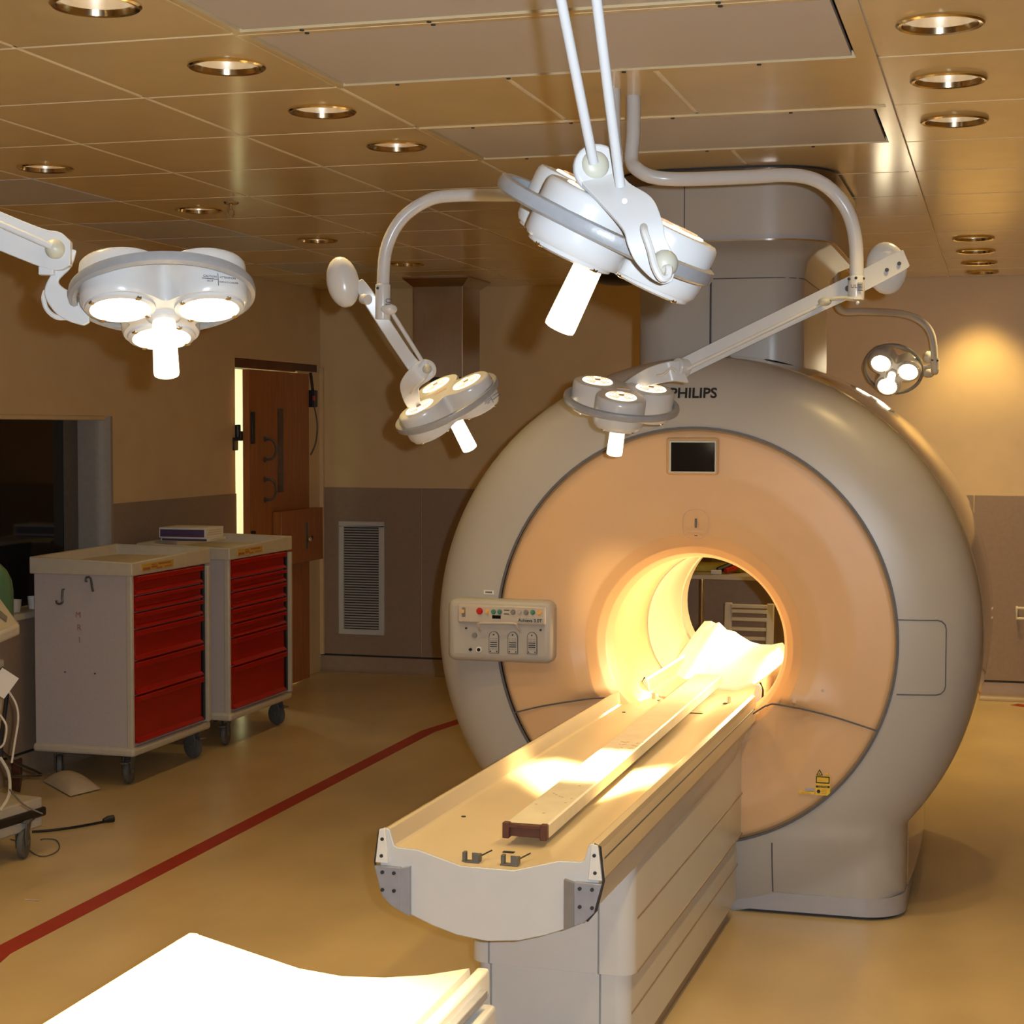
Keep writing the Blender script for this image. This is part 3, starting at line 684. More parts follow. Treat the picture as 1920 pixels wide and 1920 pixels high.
build('neck_line', MB().tube([(low[0]+.13, 6.448, 2.262), (low[1]-.13, 6.448, 2.262)]+[V((low[1]-.12+.121*sin(R(a)), 6.57-.121*cos(R(a)), 2.262)) for a in (20, 45, 70, 90)]+[(low[1]+.001, 7.4, 2.262)], .0018, 5), 'seam', tw)

# ================================================================== patient table
ANG = math.atan2(.057, 2.28)
E0 = V((-1.129, 3.79, 0)); AX = V((sin(ANG), cos(ANG), 0)); LX = V((cos(ANG), -sin(ANG), 0))
def tp_(s, u, z): return E0+AX*s+LX*u+V((0, 0, z))
tb = thing('patient_table', 'long cream scanner table with shallow trough, leading into the bore', 'table', (E0.x, 4.9, 0))
def taper(s): return 1-.022*s
top = [(-.262, .752), (-.250, .757), (-.243, .754), (-.232, .718), (-.225, .713), (-.172, .711), (-.065, .681), (.065, .681), (.172, .711), (.225, .713), (.232, .718), (.243, .754), (.250, .757), (.262, .752)]
und = [(.268, .70), (.266, .660), (.252, .640), (.18, .632), (-.18, .632), (-.252, .640), (-.266, .660), (-.268, .70)]
SEND = 2.47
secs = []
for s in (0, .004, .8, 1.6, 2.2, 2.30):
    secs.append([tp_(s, u*taper(s), z) for u, z in top+und])
build('tabletop', MB().loft(secs), 'cradle', tb, ang=30)
tt2 = [(-.225, .713), (-.172, .711), (-.065, .681), (.065, .681), (.172, .711), (.225, .713)]
build('tabletop_tongue', MB().loft([[tp_(s, u*taper(s), z) for u, z in tt2]+[tp_(s, u*taper(s), z-.045) for u, z in tt2[::-1]] for s in (2.28, SEND)]), 'cradle', tb, ang=30)
# deep rounded end face and belly under the top
bel = [(-.268, .672), (-.255, .60), (-.235, .578), (-.192, .556), (-.138, .535), (-.075, .517), (0, .509), (.075, .517), (.138, .535), (.192, .556), (.235, .578), (.255, .60), (.268, .672)]
bt = [(.262, .69), (.225, .70), (.172, .70), (.065, .672), (-.065, .672), (-.172, .70), (-.225, .70), (-.262, .69)]
secs = []
for s, k in ((.0, 1), (.012, 1), (.8, 1), (1.5, 1), (1.95, .93), (2.15, .6), (2.26, .25)):
    row = [tp_(s, u*taper(s)*(.985 if k == 1 else .94+.04*k), .685+(z-.685)*k*(1+.12*min(s, 1.6))) for u, z in bel]+[tp_(s, u*taper(s)*.97, z) for u, z in bt]
    secs.append(row)
build('belly', MB().loft(secs), 'white', tb, bevel=.006, ang=30)
build('end_plate', MB().prism([tp_(-.006, u*.995, z) for u, z in bel]+[tp_(-.006, u, z-.001) for u, z in top[::-1]], AX*.005), 'white', tb, bevel=.0015, segs=2)
# side rails
for s_ in (-1, 1):
    r_ = []
    for s in (0.012, .9, 1.8, 2.26):
        k = taper(s)
        r_.append([tp_(s, s_*u*k, z) for u, z in ((.262, .742), (.272, .712), (.277, .676), (.268, .668), (.262, .70))])
    build('side_rail', MB().loft(r_), 'cradle', tb, bevel=.002, segs=1)
    build('rail_gap', MB().tube([tp_(s, s_*.270*taper(s), .716) for s in (.03, 2.24)], .0022, 5), 'seam', tb)
# end brackets with screws
for s_ in (-1, 1):
    pl = [(.253, .675), (.275, .675), (.264, .758), (.252, .758)]
    b1 = build('upper_bracket', MB().prism([tp_(-.014, s_*u, z) for u, z in ((.243, .675), (.276, .675), (.266, .755), (.252, .758))], AX*.012), 'label', tb, bevel=.001, segs=1)
    sc_ = MB()
    for u, z in ((.258, .732), (.260, .692)): sc_.cyl(tp_(-.013, s_*u, z), tp_(-.017, s_*u, z), .0042, 10)
    build('bracket_screws', sc_, 'dark', b1)
    b2 = build('lower_bracket', MB().prism([tp_(-.020, s_*u, z) for u, z in ((.212, .668), (.276, .668), (.258, .600), (.236, .578), (.212, .566))], AX*.022), 'alu', tb, bevel=.001, segs=1)
    build('bracket_cheek', MB().prism([tp_(-.020, s_*u, z) for u, z in ((.188, .672), (.212, .666), (.212, .566), (.188, .556))], AX*.022), 'alu' if s_ < 0 else 'greyb', b2, smooth=False)
    sc_ = MB()
    for u in (.226, .255):
        for z in (.655, .613): sc_.cyl(tp_(-.019, s_*u, z), tp_(-.024, s_*u, z), .0044, 10)
    build('bracket_screws', sc_, 'dark', b2)
    build('rubber_edge', MB().tube([tp_(-.008, s_*u, z) for u, z in ((.256, .757), (.268, .752) if s_ < 0 else (.270, .752), (.279, .674), (.262, .605), (.240, .578))], .0028, 6), 'dark', tb)
# little latch clips and slot at the near end of the trough
for u0 in (-.053, .042):
    cl = MB()
    cl.box((-.022, 0, 0), (.022, .02, .003)); cl.box((-.020, .002, 0), (-.012, .018, .024)); cl.box((.004, .002, 0), (.020, .006, .024)); cl.box((.012, .004, 0), (.02, .03, .018))
    mxx = frame(tp_(.025, u0, .6815), LX, AX)
    q = MB(); q.v = [mxx @ p for p in cl.v]; q.f = cl.f
    build('latch_clip', q, 'rubber', tb, bevel=.001, segs=1)
    build('latch_wire', MB().tube([tp_(.05, u0+.012, .69), tp_(.085, u0+.035, .70)], .002, 5), 'dark', tb)
mxx = frame(tp_(.15, .003, .6812), LX, AX); q = MB().box((-.014, -.007, 0), (.014, .007, .0015), mxx); build('trough_slot', q, 'black', tb, smooth=False)
build('trough_hole', MB().cyl(tp_(.35, -.18, .708), tp_(.35, -.18, .7135), .006, 10), 'dark', tb)
build('trough_hole', MB().cyl(tp_(2.05, -.17, .708), tp_(2.05, -.17, .7135), .006, 10), 'dark', tb)
for u0 in (-.145, .135):
    q = MB().box((-.022, -.014, 0), (.022, .014, .002), frame(tp_(2.42, u0, .700), LX, AX)); pn = build('pin_slot', q, 'black', tb, smooth=False)
    build('locating_pin', MB().cyl(tp_(2.42, u0, .69), tp_(2.42, u0, .728), .009, 12, r1=.006), 'cradle', pn)
# pedestal: stepped column with ribbed side
def rr_(u0, u1, s0, s1, r, z, n=5):
    out = []
    for cu, cs, a0 in ((u1-r, s1-r, 0), (u0+r, s1-r, 90), (u0+r, s0+r, 180), (u1-r, s0+r, 270)):
        for i in range(n+1): a = R(a0+90*i/n); out.append(tp_(cs+r*sin(a), cu+r*cos(a), z))
    return out
SP = .47
build('pedestal', MB().loft([rr_(-.193, .222, SP+.02, 2.13, .04, z) for z in (.07, .293)]+[rr_(-.205, .236, SP, 2.14, .045, z) for z in (.30, .315, .64)]), 'white', tb, ang=50)
build('pedestal_plinth', MB().loft([rr_(-.17, .195, SP+.06, 2.08, .03, z) for z in (0, .07)]), 'cove', tb)
for u in (-.150, .146):
    build('pedestal_seam', MB().tube([tp_(SP+.018 if z < .296 else SP-.001, u, z) for z in (.075, .293, .301, .60)], .0025, 5), 'lampg', tb)
for z0, uu in ((.19, .222), (.30, .2365), (.44, .236)):
    build('side_groove', MB().prism([tp_(SP+.05, uu-.003, z0-.003), tp_(SP+.05, uu+.0012, z0-.003), tp_(SP+.05, uu+.0012, z0+.003), tp_(SP+.05, uu-.003, z0+.003)], AX*1.60), 'cove', tb, smooth=False)
# bridge rails inside the bore
br = []
bw = [(-.245, .70), (-.245, .755), (-.238, .768), (-.226, .762), (-.216, .722), (-.17, .705), (-.155, .705), (-.06, .672), (.06, .672), (.155, .705), (.17, .705), (.216, .722), (.226, .762), (.238, .768), (.245, .755), (.245, .70), (.20, .665), (0, .64), (-.20, .665)]
for s in (2.49, 3.2, 3.86): br.append([tp_(s, u*.9+.02, z) for u, z in bw])
build('bore_bridge', MB().loft(br), 'cradle', mri, ang=30)
for s_ in (-1, 1):
    build('bridge_lip', MB().prism([tp_(2.475, s_*u*.9+.02, z) for u, z in ((.247, .69), (.247, .757), (.238, .770), (.225, .764), (.214, .722), (.18, .708), (.18, .695), (.222, .70))], AX*.02), 'label', mri, bevel=.002, segs=1)
    build('bridge_gasket', MB().tube([tp_(2.49, s_*u*.9+.02, z) for u, z in ((.25, .68), (.252, .745), (.24, .773))], .004, 6), 'dark', mri)
# padded cushion at the far end of the bore
far = [onY(x, y, 7.58) for x, y in ((1296, 1172), (1304, 1163), (1318, 1164), (1332, 1164), (1340, 1168), (1347, 1166), (1354, 1172), (1362, 1180), (1378, 1183), (1392, 1192), (1410, 1202), (1430, 1207), (1452, 1208), (1474, 1204))]
hp_ = []
for s, k in ((2.93, 0), (3.15, .25), (3.5, .75), (3.74, 1), (3.77, .9)):
    row = []
    for p in far:
        u = max(-.21, min(.21, (p.x-tp_(3.77, 0, 0).x)*.93))
        zb = .677+max(0, abs(u)-.06)*.32
        row.append(tp_(s, u, zb+(max(p.z, zb)-zb)*k+.004))
    hp_.append(row+[tp_(s, -.205, .71) if False else tp_(s, .20, .672), tp_(s, -.20, .672)])
bp_ = build('bore_pad', MB().loft(hp_), 'trolley', None, ang=60)
tag(bp_, 'white padded cushion lying deep inside the bore', 'cushion')

# long board lying in the trough
bd = thing('slide_board', 'long narrow worn board with dark brown end lying in the table trough', 'board', tuple(tp_(.25, .02, .70)))
P = [(-.0, 0)]
def bpt(s, u, z): return tp_(s, u, z)
u0, u1, z0, z1 = -.03, .077, .700, .735
rows = []
build('board_plank', MB().loft([[bpt(s, u0+d, z0), bpt(s, u0+d, z1-.004), bpt(s, u0+.004+d, z1), bpt(s, u1-.004+d, z1), bpt(s, u1+d, z1-.004), bpt(s, u1+d, z0), bpt(s, u1-.012+d, z0), bpt(s, u1-.012+d, z1-.012), bpt(s, u0+.012+d, z1-.012), bpt(s, u0+.012+d, z0)] for s, d in ((.225, 0), (2.9, -.055))]), 'board', bd, smooth=False)
ec = MB()
mxx = frame(bpt(.212, 0, 0), LX, AX)
ec.box((u0-.003, 0, z0-.001), (u0+.014, .02, z1+.003), mxx); ec.box((u1-.014, 0, z0-.001), (u1+.003, .02, z1+.003), mxx); ec.box((u0+.012, .002, z1-.010), (u1-.012, .02, z1), mxx); ec.box((u0+.012, .012, z0+.003), (u1-.012, .02, z1-.008), mxx)
build('end_cap', ec, 'brown', bd, bevel=.0015, segs=1)
mk = MB()
for i in range(16):
    s = 1.22+.05*(i//2 % 4)+random.uniform(-.01, .01); u = (.0 if i < 8 else .045)+random.uniform(-.012, .012)
    mxx = frame(bpt(s, u, z1+.0003), LX*cos(i)+AX*sin(i), AX*cos(i)-LX*sin(i)); mk.box((-.009, -.0012, 0), (.009, .0012, .0006), mxx)
for i in range(14):
    s = random.uniform(.35, 1.0); u = random.uniform(u0+.01, u1-.02); mxx = frame(bpt(s, u, z1+.0003), LX, AX); mk.box((-.003, -.003, 0), (.003, .003, .0006), mxx)
build('pen_marks', mk, 'ventd', bd, smooth=False)

# ================================================================== trolley in the foreground
tr = thing('transfer_trolley', 'bright white padded transfer trolley cut by the bottom edge of picture', 'trolley', (-1.145, 2.2, 0))
xc = -1.145
cs = [(-.263, .764), (-.245, .760), (-.15, .738), (-.066, .719), (.017, .712), (.10, .717), (.18, .729), (.245, .745), (.258, .748)]
rows = []
for y, dz in ((2.868, -.012), (2.862, 0), (2.2, 0), (1.3, 0)):
    rows.append([V((xc+u, y, z+dz)) for u, z in cs]+[V((xc+u, y, z-.035)) for u, z in cs[::-1]])
build('mattress', MB().loft(rows), 'trolley', tr, ang=40)
for s_, zt in ((-1, .764), (1, .748)):
    a, b = s_*.268, s_*.292
    build('mattress_rail', MB().box((min(xc+a, xc+b), 1.3, zt-.05), (max(xc+a, xc+b), 2.875, zt)), 'trolley', tr, bevel=.006, segs=3)
    a, b = s_*.262, s_*.31
    build('side_frame', MB().box((min(xc+a, xc+b), 1.3, zt-.20), (max(xc+a, xc+b), 2.86, zt-.058)), 'white', tr, bevel=.01, segs=3)
build('frame_slot', MB().box((xc+.289, 1.6, .712), (xc+.305, 2.82, .728)), 'alu', tr, bevel=.003)
build('trolley_deck', MB().box((xc-.27, 1.3, .58), (xc+.27, 2.84, .66)), 'white', tr, bevel=.01)
build('arm_pad', MB().sphere((xc+.225, 2.33, .752), .09, 20, 12, (.75, 1.7, .32)), 'trolley', tr)
for sx_ in (-1, 1):
    for yy in (1.5, 2.68):
        build('trolley_leg', MB().box((xc+sx_*.23-.02, yy-.02, .13), (xc+sx_*.23+.02, yy+.02, .6)), 'skirt', tr, bevel=.004)
        build('trolley_caster', MB().lathe([(.012, -.016), (.055, -.016), (.06, -.01), (.06, .01), (.055, .016), (.012, .016)], frame((xc+sx_*.23, yy, .06), (0, 1, 0), (0, 0, 1)), 20, True, True).box((xc+sx_*.23-.022, yy-.02, .06), (xc+sx_*.23+.022, yy+.02, .135)), 'rubber', tr)

# ================================================================== surgical lights
def lobe_outline(angles, n=96, d=.090, rr=.074, hub=.074):
    out = []
    for i in range(n):
        th = 2*pi*i/n; best = hub
        for a in angles:
            ph = (th-R(a)+pi) % (2*pi)-pi
            q = rr*rr-(d*sin(ph))**2
            if q > 0 and cos(ph) > 0: best = max(best, d*cos(ph)+sqrt(q))
        out.append((th, best))
    # soften the creases a little
    r = [b for _, b in out]
    for _ in range(2): r = [(r[i-1]+2*r[i]+r[(i+1) % n])/4 for i in range(n)]
    return [(out[i][0], r[i]) for i in range(n)]
def surgical_head(t, cen, axis, e1, angles, power, ang=46, lamp_r=.165, writing=False, aim=None):
    zl = (-axis).normalized(); e1 = (e1-zl*e1.dot(zl)).normalized(); m = frame(cen, e1, zl.cross(e1))
    def L(x, y, z): return m @ V((x, y, z))
    ol = lobe_outline(angles)
    pr = [(.82, -.044), (.93, -.0435), (.985, -.037), (1, -.026), (1, .028), (.985, .037), (.94, .042), (.85, .043)]
    rings = []
    for k, z in pr: rings.append([L(r*cos(th)-(1-k)*r*cos(th)*.6, r*sin(th)-(1-k)*r*sin(th)*.6, z) for th, r in ol])
    hs = build('housing', MB().loft(rings), 'lampw', t, ang=45)
    build('rim_hoop', MB().lathe([(.156, -.010), (.163, -.012), (.170, -.008), (.172, 0), (.170, .009), (.163, .012), (.156, .010), (.153, 0), (.156, -.010)], m, 64), 'lampg', t)
    for a in angles:
        x, y = .092*cos(R(a)), .092*sin(R(a))
        mm_ = m @ Mx.Translation((x, y, 0))
        rim = build('lens_rim', MB().lathe([(.064, -.043), (.063, -.049), (.055, -.052), (.051, -.047)], mm_, 32), 'lampw', t)
        lens = build('lens', MB().lathe([(.049, -.0475), (.03, -.0505), (.0005, -.0515)], mm_, 28), 'lens', rim)
        for q in range(4): build('lens_clip', MB().box((-.005, -.005, -.052), (.005, .005, -.046), mm_ @ Mx.Rotation(R(45+90*q), 4, 'Z') @ Mx.Translation((.058, 0, 0))), 'chrome', rim, bevel=.001, segs=1)
        vt = build('heat_vent', MB().lathe([(.046, .0425), (.044, .0455), (.0005, .0462)], mm_, 28), 'vent', t)
        vr = MB()
        for rr in (.036, .027, .018):
            for a0 in (20, 110, 200, 290):
                vr.tube([mm_ @ V((rr*cos(R(b)), rr*sin(R(b)), .0465)) for b in range(a0, a0+66, 11)], .0011, 5)
        vr.cyl(mm_ @ V((0, 0, .045)), mm_ @ V((0, 0, .0485)), .009, 16)
        build('vent_ribs', vr, 'ventd', vt)
        lp = mm_ @ V((0, 0, -.058))
        light('lens_beam', 'SPOT', lp, power/3, LAMPCOL, aim=(aim-lp) if aim else axis, size=.035, angle=R(ang), blend=.75, parent=t)
    build('handle', MB().lathe([(.017, -.04), (.020, -.052), (.0215, -.06), (.0235, -.155), (.0225, -.160), (.018, -.162), (.0005, -.162)], m, 24), 'handle', t)
    build('handle_boss', MB().lathe([(.034, -.043), (.03, -.05), (.02, -.055)], m, 24), 'lampw', t)
    build('top_plate', MB().box((-.02, -.008, .042), (.02, .008, .0455), m), 'ventd', t, bevel=.001, segs=1)
    if writing is not False:
        a = R(writing); 
        r = max(rr_ for th_, rr_ in ol if abs((th_-a+pi) % (2*pi)-pi) < .05)
        # tangent of the outline near the angle
        k = min(range(len(ol)), key=lambda i: abs((ol[i][0]-a+pi) % (2*pi)-pi)); p0 = ol[k-3]; p1 = ol[(k+3) % len(ol)]
        tx = V((p1[1]*cos(p1[0])-p0[1]*cos(p0[0]), p1[1]*sin(p1[0])-p0[1]*sin(p0[0]), 0)).normalized()
        nn = V((tx.y, -tx.x, 0)); pc = V((r*cos(a), r*sin(a), -.022))+nn*.0002
        mr = m.to_3x3()
        mt = frame(m @ pc, mr @ tx, zl)
        text('caution_lettering', 'CAUTION', .0056, mt @ Mx.Translation((-.015, .0045, 0)), 'seam', hs, .0003); text('caution_lettering', 'HOT', .0056, mt @ Mx.Translation((-.015, -.0045, 0)), 'seam', hs, .0003)
        text('caution_lettering', 'ATTENTION', .0054, mt @ Mx.Translation((.018, .0045, 0)), 'seam', hs, .0003); text('caution_lettering', 'SURFACE CHAUDE', .0042, mt @ Mx.Translation((.0195, -.0045, 0)), 'seam', hs, .0003)
        build('caution_rule', MB().box((-.0005, -.012, -.0005), (.0005, .012, .0005), mt).box((-.030, -.0005, -.0005), (-.001, .0005, .0005), mt), 'seam', hs, smooth=False)
    return m
def plate(name, pts, t, m='lampw', th=.004, n=6, bev=.003):
    # pts: (x, y, depth, half width px, across dx, dy)
    cen = []; wid = []
    for x, y, d, hw, ax, ay in pts:
        cen.append(dep(x, y, d)); k = hypot(ax, ay); wid.append((rt*ax/k - up*ay/k)*(hw*d/F))
    cen2 = spline(cen, n); wid2 = spline(wid, n)
    rings = []
    for i, (p, wv) in enumerate(zip(cen2, wid2)):
        tg = (cen2[min(i+1, len(cen2)-1)]-cen2[max(i-1, 0)]).normalized(); nn = tg.cross(wv).normalized()*th
        rings.append([p-wv-nn, p+wv-nn, p+wv+nn, p-wv+nn])
    return build(name, MB().loft(rings), m, t, bevel=bev, ang=35)

# --- A: large lamp in the middle of the frame
cA = dep(1136, 430, 2.5)
A = thing('surgical_light', 'biggest surgical light at top centre, tilted white head on twin rods', 'surgical light', tuple(cA), 'surgical lights')
aA = camv(-.42, -.88, .23)
surgical_head(A, cA, aA, camv(.9, -.44, 0), (-109, 11, -229), 320, ang=38)
for x0, y0, x1, y1, d1 in ((1113, 305, 1048, -20, 2.19), (1163, 348, 1116, -20, 2.17)):
    p = dep(x0, y0, 2.34); q = dep(x1, y1, d1); dr_ = (q-p); k = (2.652-p.z)/dr_.z
    build('support_rod', MB().tube([p, p+dr_*k], .0070, 14), 'lampw', A)
tops_ = []
for x0, y0, x1, y1, d1 in ((1113, 305, 1048, -20, 2.19), (1163, 348, 1116, -20, 2.17)):
    p = dep(x0, y0, 2.34); q = dep(x1, y1, d1); tops_.append(p+(q-p)*((2.64-p.z)/(q-p).z))
ctr_ = (tops_[0]+tops_[1])/2
build('ceiling_mount', MB().lathe([(.0005, ZC-.03), (.055, ZC-.03), (.065, ZC-.002)], Mx.Translation((ctr_.x, ctr_.y, 0)), 32), 'lampw', A)
pj = dep(1121, 318, 2.36); ax_ = camv(.25, .15, -1)
mj = frame(pj, camv(1, -.1, .25), camv(.1, 1, .1))
build('swivel_plate', MB().lathe([(.0005, -.006), (.034, -.006), (.036, 0), (.034, .007), (.0005, .008)], mj, 28), 'lampw', A, bevel=.003)
build('swivel_knob', MB().sphere(mj @ V((-.006, .004, .006)), .020, 20, 10, (1, 1, .55), mj.to_3x3().to_4x4()), 'knob', A)
ycA = [(1120, 318, 2.365, 40, 1, .0), (1134, 344, 2.35, 46, 1, .05), (1172, 376, 2.325, 50, 1, -.05), (1204, 422, 2.30, 38, 1, -.2), (1212, 452, 2.295, 36, 1, -.2), (1227, 485, 2.30, 36, 1, -.15), (1243, 514, 2.31, 23, 1, -.35), (1251, 530, 2.315, 9, 1, -.3)]
plate('yoke', ycA, A, th=.0035)
build('yoke_screw', MB().cyl(dep(1171, 377, 2.33), dep(1171, 377, 2.315), .0038, 12), 'lampg', A)
kA = dep(1246, 494, 2.298)
build('pivot_knob', MB().sphere(kA, .0185, 18, 10, (1, 1.1, 1)), 'knob', A)
build('lamp_cable', MB().tube(spline([dep(1207, 425, 2.292), dep(1209, 437, 2.275), dep(1220, 470, 2.272), dep(1228, 500, 2.268), dep(1240, 521, 2.268), dep(1252, 519, 2.272), dep(1254, 503, 2.275), dep(1246, 505, 2.282)], 6), .0052, 8), 'white', A)

# --- B: lamp at left
cB = dep(305, 552, 3.2)
B = thing('surgical_light', 'surgical light at far left with three glowing lenses seen from below', 'surgical light', tuple(cB), 'surgical lights')
aB = camv(.10, -.955, -.27)
surgical_head(B, cB, aB, camv(1, .02, 0), (-16, -136, -256), 320, ang=38, writing=-38)
plate('arm_beam', [(-250, 325, 3.15, 34, .42, -1), (-60, 408, 3.17, 34, .42, -1), (60, 458, 3.18, 34, .42, -1), (100, 470, 3.18, 36, .3, -1), (118, 474, 3.18, 33, .1, -1), (134, 476, 3.18, 22, 0, -1)], B, th=.010)
pe_ = dep(-250, 325, 3.15)
build('ceiling_pole', MB().tube([pe_, V((pe_.x, pe_.y, ZC-.003))], .025, 16), 'lampw', B)
mk_ = frame(dep(103, 467, 3.165), rt, up)
build('pivot_knob', MB().sphere(dep(103, 467, 3.165), .0185, 18, 10), 'knob', B)
build('arm_rod', MB().tube([dep(-250, 310, 3.13), dep(98, 463, 3.15)], .0062, 12), 'lampw', B)
plate('yoke', [(139, 468, 3.19, 5, 1, .3), (128, 498, 3.19, 6, 1, .8), (104, 520, 3.19, 9, .8, .8), (103, 546, 3.19, 20, 1, -.2), (122, 566, 3.19, 27, .72, -.68), (146, 588, 3.19, 23, .8, -.6), (163, 608, 3.19, 6, .7, -.4)], B, th=.0045)
build('lamp_cable', MB().tube(spline([dep(86, 545, 3.20), dep(82, 560, 3.2), dep(88, 580, 3.2), dep(104, 594, 3.2), dep(120, 596, 3.2), dep(136, 592, 3.2)], 6), .0048, 8), 'lampw', B)
build('yoke_stop', MB().box((-.014, -.008, -.008), (.014, .008, .008), frame(dep(88, 508, 3.18), rt, up)), 'lampw', B, bevel=.002)

# --- C: lamp above left side of scanner
cC = dep(838, 757, 5.2)
CL = thing('surgical_light', 'small surgical light left of the scanner rim, with an egg-shaped counterweight', 'surgical light', tuple(cC), 'surgical lights')
surgical_head(CL, cC, camv(.43, -.84, .33), camv(.87, .5, 0), (-28, -148, -268), 60, ang=22, aim=V((-1.10, 6.42, .76)), writing=-40)
pC = spline([dep(1150, 130, 4.85), dep(1151, 170, 4.85), dep(1152, 250, 4.86), dep(1156, 310, 4.87), dep(1135, 350, 4.9), dep(1080, 366, 4.93), dep(960, 366, 4.95), dep(850, 367, 4.97), dep(800, 377, 4.98), dep(752, 412, 4.99), dep(724, 468, 5.0), dep(718, 540, 5.0)], 7)
build('ceiling_arm', MB().tube(pC, .0185, 14), 'lampw', CL)
build('arm_collar', MB().lathe([(.0215, -.052), (.022, -.05), (.022, .045), (.0215, .048), (.0185, .05)], frame(dep(718, 565, 5.0), (1, 0, 0), (0, 1, 0)), 20, True), 'lampw', CL)
build('collar_joint', MB().lathe([(.0223, 0), (.0223, .0015)], frame(dep(718, 549, 5.0), (1, 0, 0), (0, 1, 0)), 20), 'seam', CL)
text('collar_lettering', 'UL', .02, frame(dep(727, 567, 4.975), -up, rt), 'dark', CL, .0003)
build('collar_screw', MB().sphere(dep(708, 540, 4.977), .0045, 8, 6), 'dark', CL)
build('arm_joint', MB().sphere(dep(728, 580, 4.99), .021, 16, 10, (1.3, 1, .8)), 'lampw', CL)
plate('arm_beam', [(672, 528, 5.02, 9, 1, -.6), (690, 556, 5.02, 13, 1, -.5), (730, 620, 5.04, 12, 1, -.55), (765, 672, 5.07, 12, 1, -.6), (785, 696, 5.08, 15, 1, -.5)], CL, th=.012)
build('arm_rod', MB().tube([dep(736, 588, 5.0), dep(792, 678, 5.05)], .0066, 10), 'lampw', CL)
build('counterweight', MB().sphere(dep(643, 529, 5.02), .05, 28, 16, (.95, .75, 1.5), frame(V(), camv(1, .2, 0), camv(-.2, 1, 0)).to_3x3().to_4x4() @ Mx.Rotation(R(90), 4, 'X')), 'lampw', CL)
build('weight_knob', MB().cyl(dep(681, 560, 5.0), dep(690, 562, 4.98), .015, 14).sphere(dep(683, 560, 4.99), .014, 12, 8), 'lampw', CL)
build('elbow', MB().cyl(dep(796, 692, 5.09), dep(800, 694, 5.05), .030, 24), 'lampw', CL, bevel=.005)
build('pivot_knob', MB().sphere(dep(801, 692, 5.045), .014, 14, 8), 'knob', CL)
plate('yoke', [(806, 686, 5.05, 14, .57, .82), (797, 694, 5.05, 20, .57, .82), (780, 707, 5.05, 19, .68, .72), (768, 724, 5.07, 18, .95, .25), (771, 744, 5.11, 16, 1, -.2), (776, 762, 5.15, 12, 1, 0)], CL, th=.005)
build('lamp_cable', MB().tube(spline([dep(803, 700, 5.04), dep(794, 714, 5.035), dep(780, 724, 5.035), dep(770, 738, 5.05)], 5), .0035, 6), 'cable', CL)

# --- D: lamp in front of scanner lettering
cD = dep(1165, 755, 5.05)
D = thing('surgical_light', 'surgical light in front of scanner top, beside the rim lettering, vents glowing on top', 'surgical light', tuple(cD), 'surgical lights')
surgical_head(D, cD, camv(-.11, -.94, .33), camv(.99, -.12, 0), (-95, 25, -215), 800, ang=30, aim=V((-1.10, 4.78, .7)))
pD = spline([dep(1187, 165, 4.95), dep(1188, 200, 4.95), dep(1187, 255, 4.95), dep(1184, 300, 4.95), dep(1196, 318, 4.93), dep(1225, 332, 4.92), dep(1280, 336, 4.92), dep(1400, 332, 4.96), dep(1490, 329, 5.0), dep(1545, 346, 5.02), dep(1586, 390, 5.03), dep(1604, 450, 5.03), dep(1606, 545, 5.03)], 7)
build('ceiling_arm', MB().tube(pD, .0205, 14), 'lampw', D)
build('arm_collar', MB().lathe([(.0225, -.035), (.0238, -.03), (.0238, .026), (.0225, .03), (.0205, .031)], frame(dep(1605.5, 538, 5.03), (1, 0, 0), (0, 1, 0)), 20, True), 'lampw', D)
build('collar_joint', MB().lathe([(.0241, 0), (.0241, .0015)], frame(dep(1605.5, 528, 5.03), (1, 0, 0), (0, 1, 0)), 20), 'seam', D)
text('collar_lettering', 'UL', .016, frame(dep(1601, 537, 5.003), rt, up), 'dark', D, .0003)
bc = MB()
for i in range(6): bc.box((-.008, -.0125+i*.0042, 0), (.007, -.0105+i*.0042, .001), frame(dep(1613, 537, 5.004), rt, up))
build('collar_barcode', bc, 'dark', D, smooth=False)
build('collar_screw', MB().sphere(dep(1605, 521, 5.007), .0045, 8, 6).sphere(dep(1592, 523, 5.015), .0045, 8, 6).sphere(dep(1619, 522, 5.015), .0045, 8, 6), 'dark', D)
build('collar_foot', MB().cyl(dep(1604, 558, 5.03), dep(1604, 563, 5.03), .024, 18).sphere(dep(1608, 568, 5.0), .006, 8, 6), 'lampw', D)
plate('arm_beam', [(1697, 484, 5.09, 13, .4, 1), (1688, 490, 5.09, 18, .42, 1), (1600, 535, 5.09, 19, .42, 1), (1450, 607, 5.08, 18, .42, 1), (1300, 680, 5.05, 17, .42, 1), (1278, 693, 5.05, 17, .42, 1)], D, th=.011)
for x, y in ((1663, 506), (1686, 494)): build('beam_bolt', MB().cyl(dep(x, y, 5.09), dep(x, y, 5.07), .006, 12), 'dark', D)
build('beam_hole', MB().cyl(dep(1590, 541, 5.09), dep(1590, 541, 5.073), .009, 12), 'dark', D)
build('counterweight', MB().sphere(dep(1662, 503, 5.16), .066, 28, 16, (.92, 1.2, .55), frame(V(), camv(1, .12, -.1), camv(-.12, 1, 0)).to_3x3().to_4x4()), 'lampw', D)
build('arm_rod', MB().tube([dep(1548, 567, 5.06), dep(1288, 692, 5.02)], .006, 10), 'white', D)
build('rod_joint', MB().sphere(dep(1546, 566, 5.05), .018, 14, 8, (1.1, 1, .7)).tube(spline([dep(1558, 561, 5.04), dep(1580, 559, 5.03), dep(1600, 561, 5.01)], 5), .006, 8), 'knob', D)
